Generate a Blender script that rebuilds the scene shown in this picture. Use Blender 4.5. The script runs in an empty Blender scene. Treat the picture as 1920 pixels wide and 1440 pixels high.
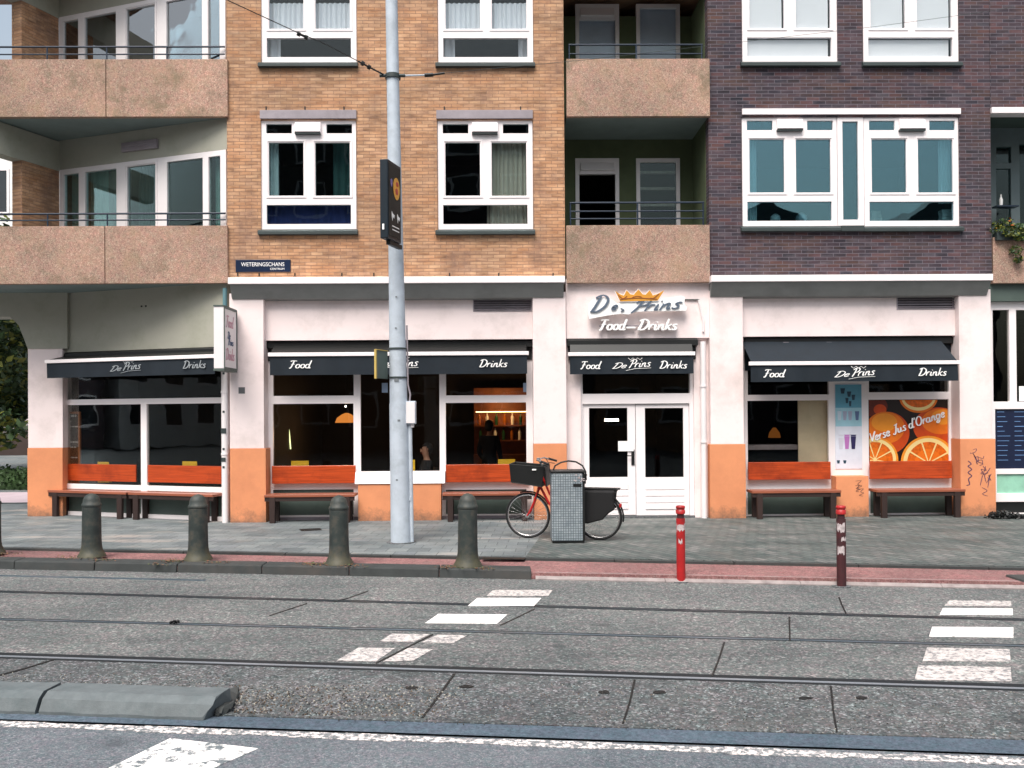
import bpy, bmesh, math, random
from mathutils import Vector, Matrix
rnd = random.Random(7)
C = bpy.context
SC = C.scene
COL = SC.collection
R = math.radians

# ---------------------------------------------------------------- camera
FOC, HC = 1650.0, 1.9            # focal length in photo pixels, eye height
DF = FOC / 105.0                 # distance to the facade
CAM = Vector((0, -DF, HC))
SHIFT = 43.0
ROT = Matrix.Rotation(R(-0.8), 3, 'Z') @ Matrix.Rotation(R(90.42), 3, 'X') @ Matrix.Rotation(R(-0.4), 3, 'Z')
cd = bpy.data.cameras.new('camera')
cam = bpy.data.objects.new('camera', cd)
COL.objects.link(cam)
cam.matrix_world = Matrix.Translation(CAM) @ ROT.to_4x4()
cd.sensor_width = 36.0
cd.lens = 36.0 * FOC / 1920.0
cd.shift_y = SHIFT / 1920.0
cd.clip_end = 500
SC.camera = cam

# ---------------------------------------------------------------- sky and light (overcast)
w = bpy.data.worlds.new('World'); SC.world = w; w.use_nodes = True
nt = w.node_tree; nt.nodes.clear()
sky = nt.nodes.new('ShaderNodeTexSky'); sky.sky_type = 'NISHITA'; sky.sun_disc = False
sky.sun_elevation = R(58); sky.sun_rotation = R(200); sky.air_density = 1.6; sky.dust_density = 4.0
hs = nt.nodes.new('ShaderNodeHueSaturation'); hs.inputs['Saturation'].default_value = 0.62
bg = nt.nodes.new('ShaderNodeBackground'); bg.inputs['Strength'].default_value = 0.125
wo = nt.nodes.new('ShaderNodeOutputWorld')
nt.links.new(sky.outputs[0], hs.inputs['Color']); nt.links.new(hs.outputs[0], bg.inputs['Color']); nt.links.new(bg.outputs[0], wo.inputs['Surface'])
sl = bpy.data.lights.new('sun', 'SUN'); sl.energy = 2.7; sl.angle = R(34); sl.color = (1.0, 0.95, 0.9)
sun = bpy.data.objects.new('sun', sl); COL.objects.link(sun)
sdir = Vector((math.sin(R(200)) * math.cos(R(58)), math.cos(R(200)) * math.cos(R(58)), math.sin(R(58))))
sun.rotation_euler = sdir.to_track_quat('Z', 'Y').to_euler()
SC.view_settings.view_transform = 'Standard'
SC.view_settings.look = 'None'
SC.view_settings.gamma = 1.0
SC.view_settings.exposure = 0.54
SC.cycles.max_bounces = 8
SC.cycles.transparent_max_bounces = 16
SC.cycles.use_denoising = True

# ---------------------------------------------------------------- geometry helpers
def ray(px, py):
    return (ROT @ Vector(((px - 960.0) / FOC, -(py - 720.0 - SHIFT) / FOC, -1.0))).normalized()
class Plane:
    """vertical plane: u runs along it, v goes into the building, z is up"""
    def __init__(s, o, ang=0.0):
        s.o = Vector((o[0], o[1], 0)); s.U = Vector((math.cos(ang), math.sin(ang), 0)); s.V = Vector((-math.sin(ang), math.cos(ang), 0))
    def w(s, u, v, z): return s.o + s.U * u + s.V * v + Vector((0, 0, z))
    def h(s, px, py, v=0.0):
        d = ray(px, py); o = s.o + s.V * v
        t = (o - CAM).dot(s.V) / d.dot(s.V)
        p = CAM + d * t - s.o
        return p.dot(s.U), p.z
    def u(s, px, v=0.0, py=600): return s.h(px, py, v)[0]
    def z(s, px, py, v=0.0): return s.h(px, py, v)[1]
    def r(s, x0, y0, x1, y1, v=0.0):
        xm, ym = (x0 + x1) / 2, (y0 + y1) / 2
        return s.h(x0, ym, v)[0], s.h(x1, ym, v)[0], s.h(xm, y1, v)[1], s.h(xm, y0, v)[1]
def G(px, py, z=0.0):
    d = ray(px, py); t = (z - CAM.z) / d.z
    return CAM + d * t
FP = Plane((0, 0))
a_ = FP.w(FP.u(428), 0.06, 0)
_L = Plane((0, 1.36)); b_ = _L.w(_L.u(115), 0, 0)
WL = Plane((a_.x, a_.y), math.atan2(a_.y - b_.y, a_.x - b_.x))     # angled corner wing, u<0 to the left

class MB:
    def __init__(s, P=None):
        s.bm = bmesh.new(); s.P = P or FP; s.mi = 0
    def f(s, pts, uvz=True):
        vs = [s.bm.verts.new(s.P.w(*p) if uvz else p) for p in pts]
        try:
            fc = s.bm.faces.new(vs); fc.material_index = s.mi; return fc
        except ValueError: return None
    def hull8(s, p):
        vs = [s.bm.verts.new(q) for q in p]
        for a in ((0, 1, 2, 3), (7, 6, 5, 4), (0, 4, 5, 1), (1, 5, 6, 2), (2, 6, 7, 3), (3, 7, 4, 0)):
            fc = s.bm.faces.new([vs[i] for i in a]); fc.material_index = s.mi
    def box(s, u0, u1, v0, v1, z0, z1):
        if u0 > u1: u0, u1 = u1, u0
        if v0 > v1: v0, v1 = v1, v0
        if z0 > z1: z0, z1 = z1, z0
        w = s.P.w
        s.hull8([w(u0, v1, z0), w(u1, v1, z0), w(u1, v0, z0), w(u0, v0, z0), w(u0, v1, z1), w(u1, v1, z1), w(u1, v0, z1), w(u0, v0, z1)])
        return s
    def pbox(s, x0, y0, x1, y1, v0, v1, vr=None):
        u0, u1, z0, z1 = s.P.r(x0, y0, x1, y1, v0 if vr is None else vr)
        return s.box(u0, u1, v0, v1, z0, z1)
    def prism(s, pts, v0, v1):
        """pts (u,z) outline extruded between v0 and v1"""
        n = len(pts)
        a = [s.bm.verts.new(s.P.w(u, v0, z)) for u, z in pts]; b = [s.bm.verts.new(s.P.w(u, v1, z)) for u, z in pts]
        fs = [s.bm.faces.new(a), s.bm.faces.new(b[::-1])]
        for i in range(n):
            j = (i + 1) % n
            fs.append(s.bm.faces.new([a[j], a[i], b[i], b[j]]))
        for x in fs: x.material_index = s.mi
        return s
    def profile(s, pts, u0, u1):
        """pts (v,z) section extruded along u"""
        n = len(pts)
        a = [s.bm.verts.new(s.P.w(u0, v, z)) for v, z in pts]; b = [s.bm.verts.new(s.P.w(u1, v, z)) for v, z in pts]
        fs = [s.bm.faces.new(a), s.bm.faces.new(b[::-1])]
        for i in range(n):
            j = (i + 1) % n
            fs.append(s.bm.faces.new([a[j], a[i], b[i], b[j]]))
        for x in fs: x.material_index = s.mi
        return s
    def gpoly(s, pts, z0, z1):
        """ground polygon given as world xy, extruded in z"""
        n = len(pts)
        a = [s.bm.verts.new((p[0], p[1], z1)) for p in pts]; b = [s.bm.verts.new((p[0], p[1], z0)) for p in pts]
        fs = [s.bm.faces.new(a), s.bm.faces.new(b[::-1])]
        for i in range(n):
            j = (i + 1) % n
            fs.append(s.bm.faces.new([a[j], a[i], b[i], b[j]]))
        for x in fs: x.material_index = s.mi
        return s
    def ring(s, u0, u1, z0, z1, v0, v1, t):
        s.box(u0, u0 + t, v0, v1, z0, z1); s.box(u1 - t, u1, v0, v1, z0, z1)
        s.box(u0 + t, u1 - t, v0, v1, z0, z0 + t); s.box(u0 + t, u1 - t, v0, v1, z1 - t, z1); return s
    def tube(s, pts, r, seg=8, closed=False, r1=None):
        pts = [Vector(p) for p in pts]; n = len(pts); rings = []
        up = None
        for i, p in enumerate(pts):
            if closed: t = pts[(i + 1) % n] - pts[i - 1]
            else: t = pts[min(i + 1, n - 1)] - pts[max(i - 1, 0)]
            t.normalize()
            if up is None:
                up = Vector((0, 0, 1)) if abs(t.z) < .9 else Vector((1, 0, 0))
            a = t.cross(up); a.normalize(); b = a.cross(t); up = b
            rr = r if r1 is None else r + (r1 - r) * i / (n - 1)
            rings.append([s.bm.verts.new(p + (a * math.cos(2 * math.pi * k / seg) + b * math.sin(2 * math.pi * k / seg)) * rr) for k in range(seg)])
        m = n if closed else n - 1
        for i in range(m):
            q, q2 = rings[i], rings[(i + 1) % n]
            for k in range(seg):
                fc = s.bm.faces.new([q[k], q[(k + 1) % seg], q2[(k + 1) % seg], q2[k]]); fc.material_index = s.mi; fc.smooth = True
        if not closed:
            for q in (rings[0][::-1], rings[-1]):
                fc = s.bm.faces.new([s.bm.verts.new(v.co) for v in q]); fc.material_index = s.mi
        return s
    def lathe(s, prof, cx=0, cy=0, seg=28, smooth=True):
        rings = []
        for r, z in prof:
            rings.append([s.bm.verts.new((cx + r * math.cos(2 * math.pi * k / seg), cy + r * math.sin(2 * math.pi * k / seg), z)) for k in range(seg)])
        for i in range(len(rings) - 1):
            for k in range(seg):
                fc = s.bm.faces.new([rings[i][k], rings[i][(k + 1) % seg], rings[i + 1][(k + 1) % seg], rings[i + 1][k]]); fc.smooth = smooth; fc.material_index = s.mi
        for q in (rings[0][::-1], rings[-1]):
            fc = s.bm.faces.new([s.bm.verts.new(v.co) for v in q]); fc.material_index = s.mi
        return s
    def holes(s, u0, u1, z0, z1, v0, v1, hs):
        us = sorted({u0, u1, *[min(max(x, u0), u1) for h in hs for x in h[:2]]}); zs = sorted({z0, z1, *[min(max(x, z0), z1) for h in hs for x in h[2:]]})
        def solid(i, j):
            if i < 0 or j < 0 or i >= len(us) - 1 or j >= len(zs) - 1: return False
            a, b = (us[i] + us[i + 1]) / 2, (zs[j] + zs[j + 1]) / 2
            return not any(h[0] < a < h[1] and h[2] < b < h[3] for h in hs)
        for i in range(len(us) - 1):
            for j in range(len(zs) - 1):
                if not solid(i, j): continue
                a, b, c, d = us[i], us[i + 1], zs[j], zs[j + 1]
                s.f([(a, v0, c), (b, v0, c), (b, v0, d), (a, v0, d)]); s.f([(b, v1, c), (a, v1, c), (a, v1, d), (b, v1, d)])
                if not solid(i - 1, j): s.f([(a, v1, c), (a, v0, c), (a, v0, d), (a, v1, d)])
                if not solid(i + 1, j): s.f([(b, v0, c), (b, v1, c), (b, v1, d), (b, v0, d)])
                if not solid(i, j - 1): s.f([(a, v1, c), (b, v1, c), (b, v0, c), (a, v0, c)])
                if not solid(i, j + 1): s.f([(a, v0, d), (b, v0, d), (b, v1, d), (a, v1, d)])
        bmesh.ops.remove_doubles(s.bm, verts=s.bm.verts[:], dist=1e-5)
        return s

def mk(name, mb, mats, parent=None, bev=0.0, loc=None, normals=True, smooth=False):
    bm = mb.bm
    if normals: bmesh.ops.recalc_face_normals(bm, faces=bm.faces[:])
    base = Vector((0, 0, 0))
    if parent is not None:
        p = parent
        while p is not None: base += p.location; p = p.parent
    elif loc is not None: base = Vector(loc)
    if base.length: bmesh.ops.translate(bm, verts=bm.verts[:], vec=-base)
    me = bpy.data.meshes.new(name); bm.to_mesh(me); bm.free()
    if not isinstance(mats, (list, tuple)): mats = [mats]
    for m in mats: me.materials.append(m)
    if smooth: me.polygons.foreach_set('use_smooth', [True] * len(me.polygons))
    o = bpy.data.objects.new(name, me); COL.objects.link(o)
    if parent is not None: o.parent = parent
    elif loc is not None: o.location = loc
    if bev:
        b = o.modifiers.new('bevel', 'BEVEL'); b.width = bev; b.segments = 2; b.limit_method = 'ANGLE'; b.angle_limit = R(40)
    return o
def tag(o, label=None, cat=None, group=None, kind=None):
    if label: o['label'] = label
    if cat: o['category'] = cat
    if group: o['group'] = group
    if kind: o['kind'] = kind
    return o
def empty(name, loc, label, cat, group=None):
    o = bpy.data.objects.new(name, None); COL.objects.link(o); o.location = loc; o.empty_display_size = .1
    return tag(o, label, cat, group)
def copy_tree(o, parent=None):
    c = o.copy(); COL.objects.link(c); c.parent = parent
    for ch in o.children: copy_tree(ch, c)
    return c

# ---------------------------------------------------------------- materials
def c8(r, g, b, k=1.0):
    f = lambda x: ((x / 255 + .055) / 1.055) ** 2.4 if x > 10 else x / 255 / 12.92
    return (f(r) * k, f(g) * k, f(b) * k)
def base_mat(name):
    m = bpy.data.materials.new(name); m.use_nodes = True; n = m.node_tree
    return m, n, n.nodes['Principled BSDF']
def N(n, t, **k):
    x = n.nodes.new(t)
    for a, b in k.items(): setattr(x, a, b)
    return x
def coords(n, xz=False):
    tc = N(n, 'ShaderNodeTexCoord'); oi = N(n, 'ShaderNodeObjectInfo')
    ad = N(n, 'ShaderNodeVectorMath', operation='MULTIPLY_ADD')
    cx = N(n, 'ShaderNodeCombineXYZ')
    for i in range(3): n.links.new(oi.outputs['Random'], cx.inputs[i])
    ad.inputs[1].default_value = (37, 23, 51) if not xz else (0, 0, 0)
    n.links.new(cx.outputs[0], ad.inputs[0]); n.links.new(tc.outputs['Object'], ad.inputs[2])
    return ad.outputs[0]
def noise(n, vec, scale, detail=4, rough=.6, stretch=None):
    if stretch:
        mp = N(n, 'ShaderNodeMapping'); mp.inputs['Scale'].default_value = stretch; n.links.new(vec, mp.inputs['Vector']); vec = mp.outputs[0]
    t = N(n, 'ShaderNodeTexNoise'); t.inputs['Scale'].default_value = scale; t.inputs['Detail'].default_value = detail; t.inputs['Roughness'].default_value = rough
    n.links.new(vec, t.inputs['Vector']); return t.outputs['Fac']
def ramp(n, fac, stops, interp='LINEAR'):
    r = N(n, 'ShaderNodeValToRGB'); r.color_ramp.interpolation = interp
    e = r.color_ramp.elements
    while len(e) < len(stops): e.new(.5)
    for i, (p, col) in enumerate(stops):
        e[i].position = p; e[i].color = (*col, 1) if len(col) == 3 else col
    n.links.new(fac, r.inputs[0]); return r.outputs[0]
def mix(n, fac, a, b, mode='MIX'):
    m = N(n, 'ShaderNodeMix', data_type='RGBA', blend_type=mode)
    for sk, v in ((m.inputs[0], fac), (m.inputs[6], a), (m.inputs[7], b)):
        if isinstance(v, (int, float)): sk.default_value = v
        elif isinstance(v, tuple): sk.default_value = (*v, 1)
        else: n.links.new(v, sk)
    return m.outputs[2]
def bump(n, bs, h, strength=.3, dist=.01):
    b = N(n, 'ShaderNodeBump'); b.inputs['Strength'].default_value = strength; b.inputs['Distance'].default_value = dist
    n.links.new(h, b.inputs['Height']); n.links.new(b.outputs[0], bs.inputs['Normal'])
def sc(c, k): return tuple(min(x * k, .95) for x in c)
def M(name, col, rough=.6, metal=0.0, var=.12, vs=2.5, bmp=0.0, bs_=60, dirt=None, dirt_amt=.35, stretch=None, spec=.5, dscale=1.2, splash=None):
    m, n, b = base_mat(name)
    v = coords(n)
    colr = ramp(n, noise(n, v, vs, 5, .6, stretch), [(.3, sc(col, 1 - var)), (.7, sc(col, 1 + var))])
    if dirt:
        d = ramp(n, noise(n, v, dscale, 8, .68), [(.48, (0, 0, 0)), (.72, (1, 1, 1))])
        mm = N(n, 'ShaderNodeMath', operation='MULTIPLY'); n.links.new(d, mm.inputs[0]); mm.inputs[1].default_value = dirt_amt
        colr = mix(n, mm.outputs[0], colr, dirt)
    if splash:
        tc = N(n, 'ShaderNodeTexCoord'); sp = N(n, 'ShaderNodeSeparateXYZ'); n.links.new(tc.outputs['Object'], sp.inputs[0])
        mr = N(n, 'ShaderNodeMapRange'); mr.inputs[1].default_value = 0.0; mr.inputs[2].default_value = .55; mr.inputs[3].default_value = .34; mr.inputs[4].default_value = -.35; n.links.new(sp.outputs[2], mr.inputs[0])
        ad2 = N(n, 'ShaderNodeMath', operation='ADD'); n.links.new(mr.outputs[0], ad2.inputs[0]); n.links.new(noise(n, tc.outputs['Object'], 6, 8, .75), ad2.inputs[1])
        colr = mix(n, ramp(n, ad2.outputs[0], [(.55, (0, 0, 0)), (.9, (.8, .8, .8))]), colr, splash)
    n.links.new(colr, b.inputs['Base Color'])
    b.inputs['Roughness'].default_value = rough; b.inputs['Metallic'].default_value = metal; b.inputs['Specular IOR Level'].default_value = spec
    if bmp: bump(n, b, noise(n, v, bs_, 5), bmp, .004)
    return m
def brickmat(name, cols, mortar, row=.066, wid=.23, msize=.006, stain=c8(80, 55, 45), warm=None):
    m, n, b = base_mat(name)
    tc = N(n, 'ShaderNodeTexCoord'); sp = N(n, 'ShaderNodeSeparateXYZ'); n.links.new(tc.outputs['Object'], sp.inputs[0])
    ad = N(n, 'ShaderNodeMath', operation='ADD'); n.links.new(sp.outputs[0], ad.inputs[0]); n.links.new(sp.outputs[1], ad.inputs[1])
    cb = N(n, 'ShaderNodeCombineXYZ'); n.links.new(ad.outputs[0], cb.inputs[0]); n.links.new(sp.outputs[2], cb.inputs[1])
    t = N(n, 'ShaderNodeTexBrick'); t.inputs['Scale'].default_value = 1.0; t.inputs['Mortar Size'].default_value = msize
    t.inputs['Mortar Smooth'].default_value = .3; t.inputs['Bias'].default_value = 0; t.inputs['Brick Width'].default_value = wid; t.inputs['Row Height'].default_value = row
    t.inputs['Color1'].default_value = (0, 0, 0, 1); t.inputs['Color2'].default_value = (1, 1, 1, 1); t.inputs['Mortar'].default_value = (.5, .5, .5, 1)
    n.links.new(cb.outputs[0], t.inputs['Vector'])
    k = len(cols)
    col = ramp(n, t.outputs['Color'], [(i / (k - 1), cols[i]) for i in range(k)])
    nn = noise(n, cb.outputs[0], 9, 5, .6, (.35, 1.6, 1))
    col = mix(n, .55, col, ramp(n, nn, [(.32, sc(cols[0], .9)), (.5, cols[k // 2]), (.68, sc(cols[-1], 1.15))]))
    big = ramp(n, noise(n, cb.outputs[0], .55, 6, .65), [(.35, (.72, .74, .76)), (.65, (1.18, 1.1, 1.05))])
    col = mix(n, 1.0, col, big, 'MULTIPLY')
    st = ramp(n, noise(n, cb.outputs[0], 1.5, 8, .72, (1, .45, 1)), [(.5, (0, 0, 0)), (.72, (.75, .75, .75))])
    col = mix(n, st, col, stain)
    if warm:
        wm = ramp(n, noise(n, cb.outputs[0], 1.7, 6, .7, (.5, 1.6, 1)), [(.5, (0, 0, 0)), (.72, (.6, .6, .6))]); col = mix(n, wm, col, warm)
    col = mix(n, t.outputs['Fac'], col, mortar)
    n.links.new(col, b.inputs['Base Color']); b.inputs['Roughness'].default_value = .85
    b.inputs['Specular IOR Level'].default_value = .25
    iv = N(n, 'ShaderNodeMath', operation='SUBTRACT'); iv.inputs[0].default_value = 1; n.links.new(t.outputs['Fac'], iv.inputs[1])
    bump(n, b, iv.outputs[0], .6, .01)
    return m
def speckle(name, cols, scale=70, rough=.9, big=None, bigs=.8, bmp=.4, tint=None, streak=None, sscale=3.0, med_lo=.5, lane=None):
    m, n, b = base_mat(name); v = coords(n)
    vo = N(n, 'ShaderNodeTexVoronoi'); vo.inputs['Scale'].default_value = scale; n.links.new(v, vo.inputs['Vector'])
    sx = N(n, 'ShaderNodeSeparateColor'); n.links.new(vo.outputs['Color'], sx.inputs[0])
    k = len(cols)
    col = ramp(n, sx.outputs[0], [(i / (k - 1), cols[i]) for i in range(k)])
    med = noise(n, v, scale * .3, 6, .8); col = mix(n, 1.0, col, ramp(n, med, [(.3, (med_lo, med_lo, med_lo * 1.02)), (.5, (.98, .98, .98)), (.7, (2.1 - med_lo, 2.07 - med_lo, 2.05 - med_lo))]), 'MULTIPLY')
    pk = noise(n, v, scale * .12, 6, .8); col = mix(n, .8, col, ramp(n, pk, [(.36, (.9, 1.06, 1.03)), (.64, (1.12, .97, 1.02))]), 'MULTIPLY')
    bigf = ramp(n, noise(n, v, bigs, 7, .65), [(.3, (.68, .72, .72)), (.7, (1.2, 1.16, 1.12))]); col = mix(n, 1.0, col, bigf, 'MULTIPLY')
    if lane:
        col = mix(n, 1.0, col, ramp(n, noise(n, v, lane, 5, .6, (.07, 1.0, 1)), [(.32, (.78, .79, .8)), (.55, (1, 1, 1)), (.7, (1.16, 1.15, 1.14))]), 'MULTIPLY')
        ol = ramp(n, noise(n, v, 2.6, 4, .55), [(.64, (0, 0, 0)), (.74, (.5, .5, .5))]); col = mix(n, ol, col, sc(cols[0], .55))
    if tint:
        tf = ramp(n, noise(n, v, sscale, 6, .7), [(.5, (0, 0, 0)), (.72, (.55, .55, .55))]); col = mix(n, tf, col, tint)
    if streak:
        tf = ramp(n, noise(n, v, sscale * 1.7, 6, .7, (.6, 2.2, .6)), [(.52, (0, 0, 0)), (.7, (.7, .7, .7))]); col = mix(n, tf, col, streak)
    n.links.new(col, b.inputs['Base Color']); b.inputs['Roughness'].default_value = rough; b.inputs['Specular IOR Level'].default_value = .3
    bump(n, b, vo.outputs['Distance'], bmp, .006)
    return m
def paving(name, cols, mortar, bw, bh, ang=0.0, ms=.006, patch=None, streak=None):
    m, n, b = base_mat(name); tc = N(n, 'ShaderNodeTexCoord')
    mp = N(n, 'ShaderNodeMapping'); mp.inputs['Rotation'].default_value = (0, 0, ang); n.links.new(tc.outputs['Object'], mp.inputs[0]); v = mp.outputs[0]
    t = N(n, 'ShaderNodeTexBrick'); t.inputs['Scale'].default_value = 1.0; t.inputs['Mortar Size'].default_value = ms; t.inputs['Mortar Smooth'].default_value = .4
    t.inputs['Brick Width'].default_value = bw; t.inputs['Row Height'].default_value = bh
    t.inputs['Color1'].default_value = (0, 0, 0, 1); t.inputs['Color2'].default_value = (1, 1, 1, 1); n.links.new(v, t.inputs['Vector'])
    col = ramp(n, t.outputs['Color'], [(i / (len(cols) - 1), cc) for i, cc in enumerate(cols)])
    col = mix(n, 1.0, col, ramp(n, noise(n, tc.outputs['Object'], 35, 6, .7), [(.3, (.75, .75, .75)), (.7, (1.25, 1.25, 1.25))]), 'MULTIPLY')
    col = mix(n, 1.0, col, ramp(n, noise(n, tc.outputs['Object'], 1.1, 8, .7, (.5, 1.4, 1)), [(.33, (.55, .62, .62)), (.66, (1.3, 1.25, 1.22))]), 'MULTIPLY')
    if patch:
        col = mix(n, ramp(n, noise(n, tc.outputs['Object'], .9, 5, .6, (.5, 1.6, 1)), [(.56, (0, 0, 0)), (.66, (.75, .75, .75))]), col, patch)
    col = mix(n, t.outputs['Fac'], col, mortar)
    n.links.new(col, b.inputs['Base Color']); b.inputs['Specular IOR Level'].default_value = .4
    rg = ramp(n, noise(n, tc.outputs['Object'], 1.5, 6, .7), [(.35, (.5, .5, .5)), (.65, (.9, .9, .9))]); n.links.new(rg, b.inputs['Roughness'])
    bump(n, b, noise(n, tc.outputs['Object'], 40, 6), .3, .004)
    return m
def glassmat(name, tint=(.82, .9, .9), refl=1.6, lo=.045, gc=(.92, 1, 1, 1)):
    m = bpy.data.materials.new(name); m.use_nodes = True; n = m.node_tree; n.nodes.clear()
    o = N(n, 'ShaderNodeOutputMaterial'); t = N(n, 'ShaderNodeBsdfTransparent'); g = N(n, 'ShaderNodeBsdfGlossy'); mx = N(n, 'ShaderNodeMixShader')
    t.inputs[0].default_value = (*tint, 1); g.inputs['Roughness'].default_value = .01; g.inputs['Color'].default_value = gc
    f = N(n, 'ShaderNodeLayerWeight'); f.inputs['Blend'].default_value = .3
    ma = N(n, 'ShaderNodeMath', operation='MULTIPLY_ADD'); ma.inputs[1].default_value = refl * .5; ma.inputs[2].default_value = lo
    n.links.new(f.outputs['Fresnel'], ma.inputs[0]); n.links.new(ma.outputs[0], mx.inputs[0]); n.links.new(t.outputs[0], mx.inputs[1]); n.links.new(g.outputs[0], mx.inputs[2])
    tc = N(n, 'ShaderNodeTexCoord'); nz = N(n, 'ShaderNodeTexNoise'); nz.inputs['Scale'].default_value = 1.3; n.links.new(tc.outputs['Object'], nz.inputs['Vector'])
    bp = N(n, 'ShaderNodeBump'); bp.inputs['Strength'].default_value = .12; bp.inputs['Distance'].default_value = .02; n.links.new(nz.outputs['Fac'], bp.inputs['Height']); n.links.new(bp.outputs[0], g.inputs['Normal'])
    n.links.new(mx.outputs[0], o.inputs[0]); return m
def emat(name, col, s):
    m = bpy.data.materials.new(name); m.use_nodes = True; n = m.node_tree; n.nodes.clear()
    o = N(n, 'ShaderNodeOutputMaterial'); e = N(n, 'ShaderNodeEmission'); e.inputs[0].default_value = (*col, 1); e.inputs[1].default_value = s
    n.links.new(e.outputs[0], o.inputs[0]); return m
def wornpaint(name, col, under, lo, hi, sc_=14):
    m, n, b = base_mat(name); v = coords(n)
    f = ramp(n, noise(n, v, sc_, 8, .75), [(lo, (1, 1, 1)), (hi, (0, 0, 0))])
    tex = ramp(n, noise(n, v, 90, 3), [(.3, sc(under, .6)), (.7, sc(under, 1.5))])
    n.links.new(mix(n, f, tex, col), b.inputs['Base Color']); b.inputs['Roughness'].default_value = .8; return m

m_obrick = brickmat('orange_brick', [c8(126, 96, 76), c8(168, 128, 97), c8(194, 154, 120), c8(172, 138, 116), c8(208, 172, 138)], c8(140, 112, 94), row=.06, wid=.21, msize=.005, warm=c8(194, 134, 92), stain=c8(112, 90, 86))
m_dbrick = brickmat('purple_brick', [c8(44, 42, 48), c8(90, 68, 74), c8(60, 58, 68), c8(120, 78, 74), c8(90, 86, 94)], c8(112, 106, 114), row=.064, msize=.005, stain=c8(50, 52, 54), warm=c8(106, 78, 62))
m_panel = speckle('washed_concrete', [c8(128, 104, 92), c8(182, 150, 134), c8(160, 128, 112), c8(206, 178, 162)], 90, bigs=1.0, bmp=.3, tint=c8(146, 126, 98), sscale=2.0, streak=c8(112, 104, 84), med_lo=.78)
m_white = M('white_plaster', c8(246, 230, 228), .7, var=.04, vs=1.4, bmp=.12, bs_=120, dirt=c8(190, 176, 170), dirt_amt=.45, dscale=1.6)
m_frame = M('white_window_paint', c8(248, 240, 240), .35, var=.02)
m_pw = M('white_pvc', c8(236, 230, 230), .4, var=.03)
m_orange = M('orange_plaster', c8(222, 146, 102), .75, var=.07, vs=1.5, bmp=.15, bs_=120, dirt=c8(190, 120, 84), dirt_amt=.5, splash=c8(104, 84, 70))
m_grey = M('grey_beam_paint', c8(134, 136, 134), .7, var=.08, vs=3, dirt=c8(96, 96, 94), dirt_amt=.4, stretch=(1, 1, 3))
m_zinc = M('zinc_lintel', c8(150, 142, 148), .5, var=.15, vs=3, dirt=c8(96, 88, 90), dirt_amt=.6)
m_dark = M('dark_sill_stone', c8(52, 62, 62), .55, var=.2)
m_wingw = M('shade_toned_mossy_plaster', c8(168, 167, 154), .85, var=.08, vs=1.2, bmp=.2, bs_=100, dirt=c8(128, 132, 112), dirt_amt=.6)  # plaster colour lowered to imitate shade under the balconies, plus green dirt stains
m_green = M('green_loggia_wall', c8(84, 94, 66), .85, var=.12, vs=2, dirt=c8(62, 72, 44), dirt_amt=.4)
m_soff = M('soffit_concrete', c8(120, 134, 132), .85, var=.1)
m_rail = M('blue_black_steel', c8(28, 44, 62), .4, var=.15)
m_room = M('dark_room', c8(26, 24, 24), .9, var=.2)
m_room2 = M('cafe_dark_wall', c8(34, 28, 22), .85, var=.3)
m_glass = glassmat('window_glass', (.8, .9, .9), .9, .008)
m_glassT = glassmat('sky_reflecting_glass', (.72, .88, .9), 1.6, .10, (.55, .86, .96, 1))
m_glassD = glassmat('shop_glass', (.9, .9, .88), .7, .004)
m_blue = M('navy_awning_fabric', c8(16, 28, 38), .8, var=.15, vs=5, bmp=.2, bs_=200)
m_black = M('black_paint', c8(18, 20, 20), .5, var=.2)
m_letter = M('white_lettering', c8(250, 248, 246), .5, var=.01)
m_wood = M('varnished_red_wood', c8(178, 70, 30), .3, var=.32, vs=3, stretch=(.6, 9, 14), dirt=c8(110, 36, 20), dirt_amt=.8, dscale=2)
m_woodd = M('dark_bench_wood', c8(48, 32, 28), .6, var=.2)
m_seat = M('seat_wood', c8(150, 88, 66), .3, var=.15, stretch=(1, 8, 8))
m_kick = M('grey_green_panel', c8(78, 92, 86), .55, var=.12, dirt=c8(56, 66, 60), dirt_amt=.5)
m_galv = M('galvanised_steel', c8(186, 196, 206), .6, .0, var=.08, vs=7, dirt=c8(150, 160, 166), dirt_amt=.55, bmp=.05, dscale=4)
m_bol = M('dark_green_cast_iron', c8(48, 56, 54), .6, var=.3, vs=7, bmp=.35, bs_=40, dirt=c8(88, 78, 66), dirt_amt=.7, dscale=7, splash=c8(78, 74, 52))
m_red = M('red_paint', c8(176, 30, 32), .45, var=.12, vs=6, dirt=c8(96, 34, 36), dirt_amt=.7, dscale=9)
m_redd = M('worn_dark_red_paint', c8(70, 30, 34), .6, var=.3, vs=8, dirt=c8(34, 34, 36), dirt_amt=.9, dscale=7)
m_stick = M('torn_sticker_paper', c8(190, 178, 178), .7, var=.3, vs=30)
m_yel = M('yellow_card', c8(240, 196, 48), .6, var=.05)
m_cur = M('net_curtain', c8(214, 218, 222), .9, var=.04)
m_curb = M('blue_fabric', c8(24, 32, 92), .8, var=.2)
m_curg = M('striped_beige_curtain', c8(196, 172, 160), .9, var=.2, vs=1, stretch=(30, 30, .3))
m_blind = M('white_blind', c8(238, 236, 236), .8, var=.02)
m_rubber = M('black_rubber', c8(20, 20, 22), .7)
m_chrome = M('chrome', c8(205, 205, 205), .22, .9, var=.03)
m_bikered = M('red_bike_enamel', c8(196, 34, 34), .3, var=.08)
m_bag = M('black_pannier_cloth', c8(16, 16, 18), .8, var=.2, bmp=.3, bs_=30)
m_skin = M('skin', c8(214, 160, 134), .55, var=.05)
m_hair = M('dark_hair', c8(26, 20, 18), .6)
m_cloth = M('dark_clothes', c8(30, 32, 38), .9)
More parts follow.
